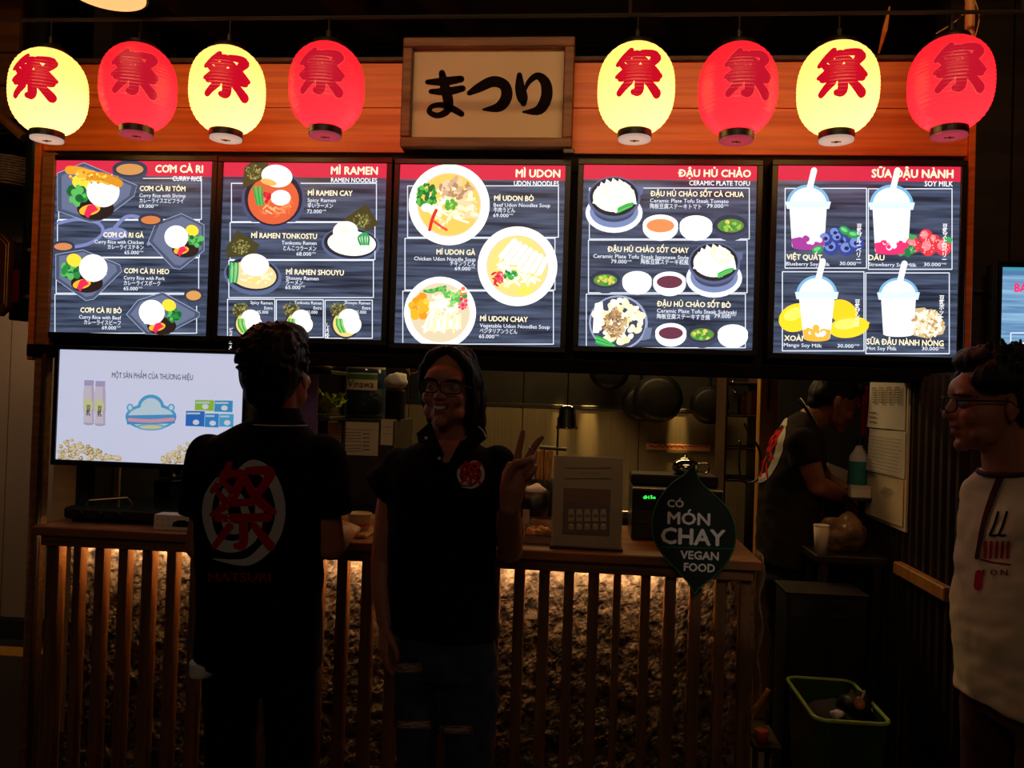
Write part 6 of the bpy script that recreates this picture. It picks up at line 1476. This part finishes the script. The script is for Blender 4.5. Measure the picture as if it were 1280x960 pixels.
for px in (522, 584): shoe((g_(px, 900).x, Y0 + .03, 0), 0, G, 'card')

# ---------------------------------------------------------------- the man with his back turned
Y0 = 2.20
hc = g_(349, 466, .0); T = TM(hc, R(180 - 6), R(-8), 0)
G = thing('person', (g_(325, 800).x, Y0, 0), 'dark-haired man seen from behind, black shirt with big red and white emblem', 'person')
bm = B(); head_shape(bm, T, 1.03, True)
nb_ = g_(346, 530, .0); chain(bm, [(T @ V((0, .02, -.05)), .054), (nb_, .054), (nb_ - V((0, .0, .06)), .06)])
loft(bm, [ring(840, 268, 386, Y0, .08), ring(760, 266, 386, Y0, .08), ring(680, 264, 388, Y0, .085), ring(600, 264, 392, Y0, .085), ring(572, 275, 388, Y0, .065), ring(550, 310, 374, Y0, .045)])
for sx, ex, wx, hx, wy, hy in ((262, 250, 268, 276, 668, 662), (405, 413, 432, 438, 668, 655)):
    sh = g_(sx + (8 if sx < 300 else -8), 584); el = g_(ex, 682, .02); w1 = at(wx, wy, 2.52); h1 = at(hx, hy, 2.62)
    chain(bm, [(sh, .046), ((sh + el) / 2, .044), (el, .040), ((el + w1) / 2 + V((0, 0, .004)), .037), (w1, .028)])
    sd = V((1, 0, .1)) if sx < 300 else V((-1, 0, .3)); hand(bm, w1, h1 - w1 + V((0, 0, .0)), (0, 0, 1) if sx < 300 else (.55, 0, .8), sd, (.35, .4, .45, .5))
for l in (290, 366):
    hipj = g_(l, 830); hipj.z = .86; kn = V((g_(l, 900).x, Y0 - .01, .47)); an = V((g_(l, 900).x, Y0 - .03, .07))
    chain(bm, [(hipj, .070), ((hipj + kn) / 2, .058), (kn, .048), ((kn + an) / 2 + V((0, -.02, .04)), .044), (an, .034)]); ball(bm, an + V((0, .05, -.03)), (.036, .09, .03), 2)
me = remesh(bm, .0048, 3); colour(me, skin_fn(T, 1.03, (180, 112, 80), (140, 66, 60))); body = obj('body', me, SKIN, G, smooth=True); eyes(T, 1.03, G)
bm = B(); s = 1.03
hb((0, .030, .052), (.087, .100, .090)); hb((0, .052, .005), (.083, .078, .085)); hb((0, -.03, .095), (.07, .06, .045)); hb((0, .075, -.045), (.06, .045, .05))
for e in (-1, 1): hb((e * .066, .0, .03), (.018, .03, .05))
g3 = random.Random(12)
for k in range(260):
    a = g3.uniform(0, 2 * pi); z = g3.uniform(-.55, 1); r = sqrt(max(0, 1 - z * z)); n = V((r * cos(a), r * sin(a), z)); c0 = V((0, .034, .044)) + V((n.x * .082, n.y * .094, n.z * .088)); t_ = V((g3.uniform(-.5, .5), g3.uniform(-.5, .5), g3.uniform(-.9, .3) if z < .5 else g3.uniform(-.2, .5)))
    tube(bm, [T @ (c0 - n * .01), T @ (c0 + (n + t_ * .6).normalized() * .012), T @ (c0 + (n + t_ * 1.5).normalized() * .017)], [.009, .006, .0022], 6)
hair_obj(bm, G, .003, .0042, 60, 1)
bm = B(); loft(bm, [ring(829, 247, 402, Y0, .125), ring(760, 250, 400, Y0, .118), ring(700, 247, 403, Y0, .118), ring(650, 246, 406, Y0, .122), ring(600, 244, 412, Y0, .125), ring(570, 246, 416, Y0, .110), ring(552, 262, 404, Y0, .092), ring(536, 292, 388, Y0, .075), ring(526, 312, 378, Y0, .066)], 36, 2.2)
for sx, mx_, ex in ((262, 253, 250), (404, 412, 414)):
    ball(bm, g_(sx, 570), .060); tube(bm, [g_(sx, 568), g_(mx_, 606), g_(ex, 642, .01)], [.060, .058, .057], 24)
me = cloth(remesh(bm, .006, 5)); top = obj('polo_shirt', me, 'shirt', G, smooth=True)
bm = B(); cc = g_(346, 523, -.005); prof = []
for k in range(25):
    a = 2 * pi * k / 24
    prof.append((cc.x + .067 * cos(a), cc.y + .060 * sin(a), cc.z + .004 * cos(a)))
va = [bm.verts.new(p) for p in prof[:-1]]; vb = [bm.verts.new((cc.x + .060 * cos(2 * pi * k / 24), cc.y + .052 * sin(2 * pi * k / 24), cc.z + .030)) for k in range(24)]; vc = [bm.verts.new((cc.x + .080 * cos(2 * pi * k / 24), cc.y + .070 * sin(2 * pi * k / 24), cc.z - .016)) for k in range(24)]
for k in range(24):
    bm.faces.new((va[k], va[(k + 1) % 24], vb[(k + 1) % 24], vb[k])); bm.faces.new((vc[k], vc[(k + 1) % 24], va[(k + 1) % 24], va[k]))
o = obj('collar', bm, 'shirt', top, smooth=True); o.modifiers.new('t', 'SOLIDIFY').thickness = .004
bm = B(); tube(bm, [(cc.x + .0815 * cos(2 * pi * k / 32), cc.y + .0715 * sin(2 * pi * k / 32), cc.z - .0165) for k in range(32)], .0017, 6, closed=True); obj('piping', bm, 'white_ink', top, label='white collar piping')
D = Decal(bvh_of(top), (230, 560, 4.8), Y0, .0016); emblem(D, Sq(112, 84, 598, 716))
D.text('MATSURI', 150, 520, 800, 52, (150, 16, 36), 3.0)
D.build('back_emblem', PRINT, top, 'large red character in a white ring with red lettering')
bm = B(); loft(bm, [ring(834, 251, 282, Y0, .05, -.055), ring(818, 250, 300, Y0, .05, -.055)], 20); obj('undershirt', remesh(bm, .005, 3), 'card', G, smooth=True, label='white undershirt peeking out under the hem')
bm = B(); loft(bm, [ring(812, 255, 396, Y0, .105), ring(850, 256, 396, Y0, .10)], 24)
for l, r in ((255, 325), (330, 398)):
    a1 = ring(840, l, r, Y0, .085); a2 = ring(930, l + 4, r - 5, Y0, .072); loft(bm, [a1, a2, (V((a2[0].x, Y0, .3)), .066, .066, (1, 0, 0), (0, 1, 0)), (V((a2[0].x, Y0 - .02, .07)), .06, .062, (1, 0, 0), (0, 1, 0))], 24)
obj('trousers', cloth(remesh(bm, .008, 4), .004, 10), 'black_jeans', G, smooth=True)
for px in (290, 366): shoe((g_(px, 900).x, Y0 - .03, 0), pi, G)

# ---------------------------------------------------------------- the cook bending over the work table
Y0 = 3.58
hc = g_(1046, 502, -.02); T = TM(hc, R(90 - 4), R(28), 0); s = .98
G = thing('person', (g_(985, 800).x, Y0, 0), 'cook in dark shirt bending over a work table in the passage at right', 'person')
bm = B(); head_shape(bm, T, s, True)
nb_ = g_(1014, 524); chain(bm, [(T @ V((0, .02, -.04)), .052), (nb_, .056)])
def rg(px, py, hw, hd, ang): c = g_(px, py); t = R(ang); return (c, hd, hw, (cos(t), 0, -sin(t)), (0, 1, 0))
loft(bm, [rg(985, 712, .12, .07, 0), rg(984, 660, .12, .075, 5), rg(988, 610, .155, .105, 15), rg(997, 566, .17, .10, 28), rg(1008, 538, .13, .07, 40)], 24)
for dy, ex, ey, wx, wy in ((-.18, 1021, 606, 1056, 621), (.18, 1030, 600, 1058, 614)):
    sh = g_(1001, 553, dy); el = g_(ex, ey, dy); w1 = g_(wx, wy, dy * .4); chain(bm, [(sh, .055), ((sh + el) / 2, .047), (el, .041), ((el + w1) / 2, .037), (w1, .027)])
    hand(bm, w1, (.7, 0, -.8), (.8, 0, .7), (0, 1 if dy < 0 else -1, 0), (.4, .45, .5, .55), s=.95)
for dy in (-.09, .09):
    hipj = g_(985, 715, dy); kn = V((hipj.x + .02, hipj.y, .46)); an = V((hipj.x - .02, hipj.y, .07)); chain(bm, [(hipj + V((0, 0, -.06)), .055), ((hipj + kn) / 2, .05), (kn, .045), ((kn + an) / 2, .042), (an, .034)]); ball(bm, an + V((.05, 0, -.03)), (.09, .036, .03), 2)
me = remesh(bm, .0055, 3); colour(me, skin_fn(T, s, (186, 110, 70), (140, 66, 60))); body = obj('body', me, SKIN, G, smooth=True); eyes(T, s, G)
bm = B()
hb((0, .028, .050), (.082, .097, .082)); hb((0, .058, .01), (.077, .066, .075)); hb((0, -.045, .085), (.06, .05, .035)); hb((0, .07, -.04), (.05, .04, .04))
hair_obj(bm, G, .004, .0055, 60, 1)
bm = B(); loft(bm, [rg(984, 702, .185, .125, 0), rg(983, 655, .175, .118, 5), rg(988, 606, .185, .126, 15), rg(997, 566, .20, .118, 28), rg(1007, 540, .15, .090, 40), rg(1014, 528, .09, .066, 48)], 32, 2.2)
for dy in (-.18, .18): ball(bm, g_(1001, 553, dy), .062); tube(bm, [g_(1001, 553, dy), g_(1010, 580, dy * 1.05)], [.062, .064], 20)
me = cloth(remesh(bm, .0075, 4), .006, 11); top = obj('polo_shirt', me, 'shirt_brown', G, smooth=True)
bm = B(); nc = g_(1012, 520); dr = (T @ V((0, .0, -.0)) - nc).normalized(); x_, y_ = frame_axes(dr)
tube(bm, [tuple(nc + x_ * .070 * cos(2 * pi * k / 24) + y_ * .078 * sin(2 * pi * k / 24)) for k in range(24)], .007, 8, closed=True); obj('collar', bm, 'shirt', top, smooth=True)
bm = B(); tube(bm, [tuple(nc + dr * .006 + x_ * .074 * cos(2 * pi * k / 24) + y_ * .082 * sin(2 * pi * k / 24)) for k in range(24)], .0022, 6, closed=True); obj('piping', bm, 'white_ink', top, label='white collar piping')
class SideDecal(Decal):   # cast along +x onto the back, crop is (y, z) in metres
    def pt(s, x, y):
        h, n, i, q = s.t.ray_cast(V((-1, x, y)), V((1, 0, 0)))
        if h is None: return None
        if n.x > 0: n = -n
        return h + n * (.002 + (s.k % 60) * .00004)
zt1, zt2 = at(968, 524, Y0).z, at(968, 606, Y0).z
D = SideDecal(bvh_of(top), None, 0)
for s_ in ([(.30, .12, .04), (.10, .30, .15), (.06, .55, .15), (.18, .82, .15), (.5, .93, .12)], [(.3, .10, .05), (.6, .04, .13), (.88, .25, .13), (.92, .55, .13), (.75, .85, .12)]): D.brush([(Y0 - .12 + .26 * (x), zt1 + (zt2 - zt1) * y, .26 * w_) for x, y, w_ in s_], (206, 196, 186), 6)
for st in KANJI: D.brush([(Y0 - .09 + .2 * x, zt2 + (zt1 - zt2) * (.12 + .76 * y), .022 * k) for x, y, k in st], (196, 30, 40), 5)
D.build('back_emblem', PRINT, top, 'red and white emblem on the back')
bm = B(); loft(bm, [rg(984, 690, .17, .112, 0), rg(985, 730, .175, .115, 0)], 24)
for dy in (-.09, .09):
    hipj = g_(985, 725, dy); loft(bm, [(hipj + V((0, 0, .02)), .105, .09, (1, 0, 0), (0, 1, 0)), (V((hipj.x + .02, hipj.y, .46)), .075, .07, (1, 0, 0), (0, 1, 0)), (V((hipj.x - .02, hipj.y, .07)), .062, .062, (1, 0, 0), (0, 1, 0))], 20)
obj('trousers', cloth(remesh(bm, .009, 4), .005, 10), 'black_jeans', G, smooth=True)
for dy in (-.09, .09): shoe((g_(985, 715).x - .02, Y0 + dy, 0), pi / 2, G)

# ---------------------------------------------------------------- the customer at the right edge
Y0 = 2.12
hc = g_(1243, 504); T = TM(hc, R(-97), R(2), 0); s = 1.06
G = thing('person', (g_(1275, 800).x, Y0, 0), 'man in white printed tee and glasses in profile, cut by the right edge', 'person')
bm = B(); head_shape(bm, T, s, True)
nb_ = g_(1262, 584, .0); chain(bm, [(T @ V((0, .025, -.05)), .058), (nb_, .060), (nb_ - V((-.02, 0, .05)), .060)])
ya = R(-74); fx = V((cos(ya), sin(ya), 0)); fy = V((-sin(ya), cos(ya), 0))     # lateral axis, back axis
def rk(cx, py, hw, hd): c = g_(cx, py); return (c, hw, hd, fx, fy)
loft(bm, [rk(1284, 880, .15, .105), rk(1280, 790, .155, .115), rk(1282, 700, .155, .11), rk(1288, 650, .150, .085), rk(1288, 630, .12, .06), rk(1276, 606, .06, .05)], 28)
for sg in (1, -1):
    sh = g_(1296, 640) + fx * .175 * sg; el = sh + V((.02, .0, -.27)); w1 = el + V((-.02, -.04, -.24)); chain(bm, [(sh, .046), ((sh + el) / 2, .046), (el, .043), ((el + w1) / 2, .039), (w1, .028)]); hand(bm, w1, (-.05, -.05, -1), fx * sg, -fy, (.25, .3, .35, .4))
for sg in (1, -1):
    c = g_(1284, 880) + fx * .09 * sg; hipj = V((c.x, c.y, .88)); kn = V((c.x, c.y, .48)); an = V((c.x, c.y, .07)); chain(bm, [(hipj, .075), ((hipj + kn) / 2, .065), (kn, .052), ((kn + an) / 2, .046), (an, .036)]); ball(bm, an - fy * .05 + V((0, 0, -.03)), (.05, .05, .03), 2)
me = remesh(bm, .0045, 3); Ti = T.inverted()
for v in me.vertices:
    L = Ti @ v.co
    if abs(L.x) < .085 and -.14 < L.y < -.03 and abs(L.z) < .13: v.co += T.to_3x3() @ face_sculpt(v.co, L, s, 0)
colour(me, skin_fn(T, s, (176, 104, 70), (140, 70, 62))); body = obj('body', me, SKIN, G, smooth=True); eyes(T, s, G); glasses(T, s, G)
bm = B()
hb((0, .030, .064), (.086, .100, .082)); hb((0, .068, .015), (.080, .068, .08)); hb((0, -.038, .105), (.066, .055, .034)); hb((0, .085, -.04), (.055, .04, .045))
for e in (-1, 1): hb((e * .068, -.010, .060), (.027, .062, .042)); hb((e * .070, .050, .0), (.022, .034, .055))
for k in range(90):
    a = g3.uniform(0, 2 * pi); z = g3.uniform(.2, 1); r = sqrt(max(0, 1 - z * z)); n = V((r * cos(a), r * sin(a), z)); c0 = V((0, .025, .06)) + V((n.x * .088, n.y * .10, n.z * .09)); t_ = V((g3.uniform(-.4, .4), -.6, g3.uniform(-.1, .4)))
    tube(bm, [T @ (c0 - n * .01), T @ (c0 + (n + t_ * .6).normalized() * .008), T @ (c0 + (n + t_ * 1.5).normalized() * .016)], [.009, .006, .0022], 6)
hair_obj(bm, G, .0035, .0045, 60, 1)
bm = B(); loft(bm, [rk(1284, 880, .185, .125), rk(1281, 830, .182, .132), rk(1279, 784, .178, .132), rk(1281, 730, .175, .128), rk(1283, 680, .178, .122), rk(1285, 640, .188, .114), rk(1284, 618, .175, .095), rk(1274, 600, .115, .078), rk(1268, 590, .08, .068)], 36, 2.2)
for sg in (1, -1):
    sh = g_(1296, 630) + fx * .178 * sg; ball(bm, sh, .058); tube(bm, [sh, sh + V((.01, 0, -.12)), sh + V((.014, 0, -.21))], [.058, .061, .064], 24)
me = remesh(bm, .006, 5)
NN = [v.normal.copy() for v in me.vertices]
for v, n in zip(me.vertices, NN):
    q = v.co.copy(); v.co += n * (noise.noise(V((q.x * 8 + q.z * 9, q.y * 8, q.z * 11))) * .010 + noise.noise(V((q.x * 20 - q.z * 24, q.y * 20, q.z * 18))) * .004)
tee = obj('tee_shirt', me, 'tee', G, smooth=True)
D = Decal(bvh_of(tee), (1200, 580, 4.8), Y0, .0016)
for x in (196, 248):
    D.brush([(x + 36, 290, 14), (x + 12, 370, 16), (x - 12, 424, 16)], (26, 20, 30), 6); D.brush([(x - 14, 424, 16), (x + 8, 430, 14), (x + 26, 426, 12)], (26, 20, 30), 5)
for k in range(5): D.brush([(158 + k * 34, 470, 20), (152 + k * 34, 560, 20)], (176, 36, 50), 6)
D.brush([(132, 572, 10), (200, 590, 10), (304, 604, 10)], (150, 22, 40), 10)
for t, x0_, x1_ in (('I', 140, 150), ('O', 188, 226), ('N', 250, 288)): D.text(t, x0_, x1_, 668, 34, (150, 24, 40), 2)
D.brush([(120, 660, 50), (112, 735, 50)], (176, 36, 50), 6)
D.build('printed_lettering', PRINT, tee, 'black and red lettering on the chest')
D = Decal(bvh_of(tee), (1200, 580, 4.8), Y0, .004); D.brush([(262, 44, 44), (206, 190, 42), (150, 360, 34), (110, 560, 26)], (74, 40, 34), 14); D.build('shoulder_strap', PRINT, tee, 'dark brown bag strap')
bm = B(); cc = g_(1266, 588)
tube(bm, [tuple(cc + fx * .078 * cos(2 * pi * k / 28) + fy * .070 * sin(2 * pi * k / 28) + V((0, 0, .010 * sin(2 * pi * k / 28)))) for k in range(28)], .007, 8, closed=True); obj('neckband', bm, mat('dark_neckband', (60, 30, 34), .9), tee, smooth=True)
bm = B(); loft(bm, [rk(1288, 872, .15, .10), rk(1288, 900, .16, .105)], 24)
for sg in (1, -1):
    c = g_(1284, 880) + fx * .09 * sg; loft(bm, [(V((c.x + .01, c.y, .90)), .09, .10, fx, fy), (V((c.x, c.y, .48)), .078, .085, fx, fy), (V((c.x, c.y, .08)), .068, .07, fx, fy)], 20)
obj('trousers', cloth(remesh(bm, .009, 4), .006, 10), mat('maroon_trousers', (60, 18, 20), .9, 0, .2, 20), G, smooth=True)
for sg in (1, -1): c = g_(1284, 880) + fx * .09 * sg; shoe((c.x, c.y, 0), ya, G)
# END
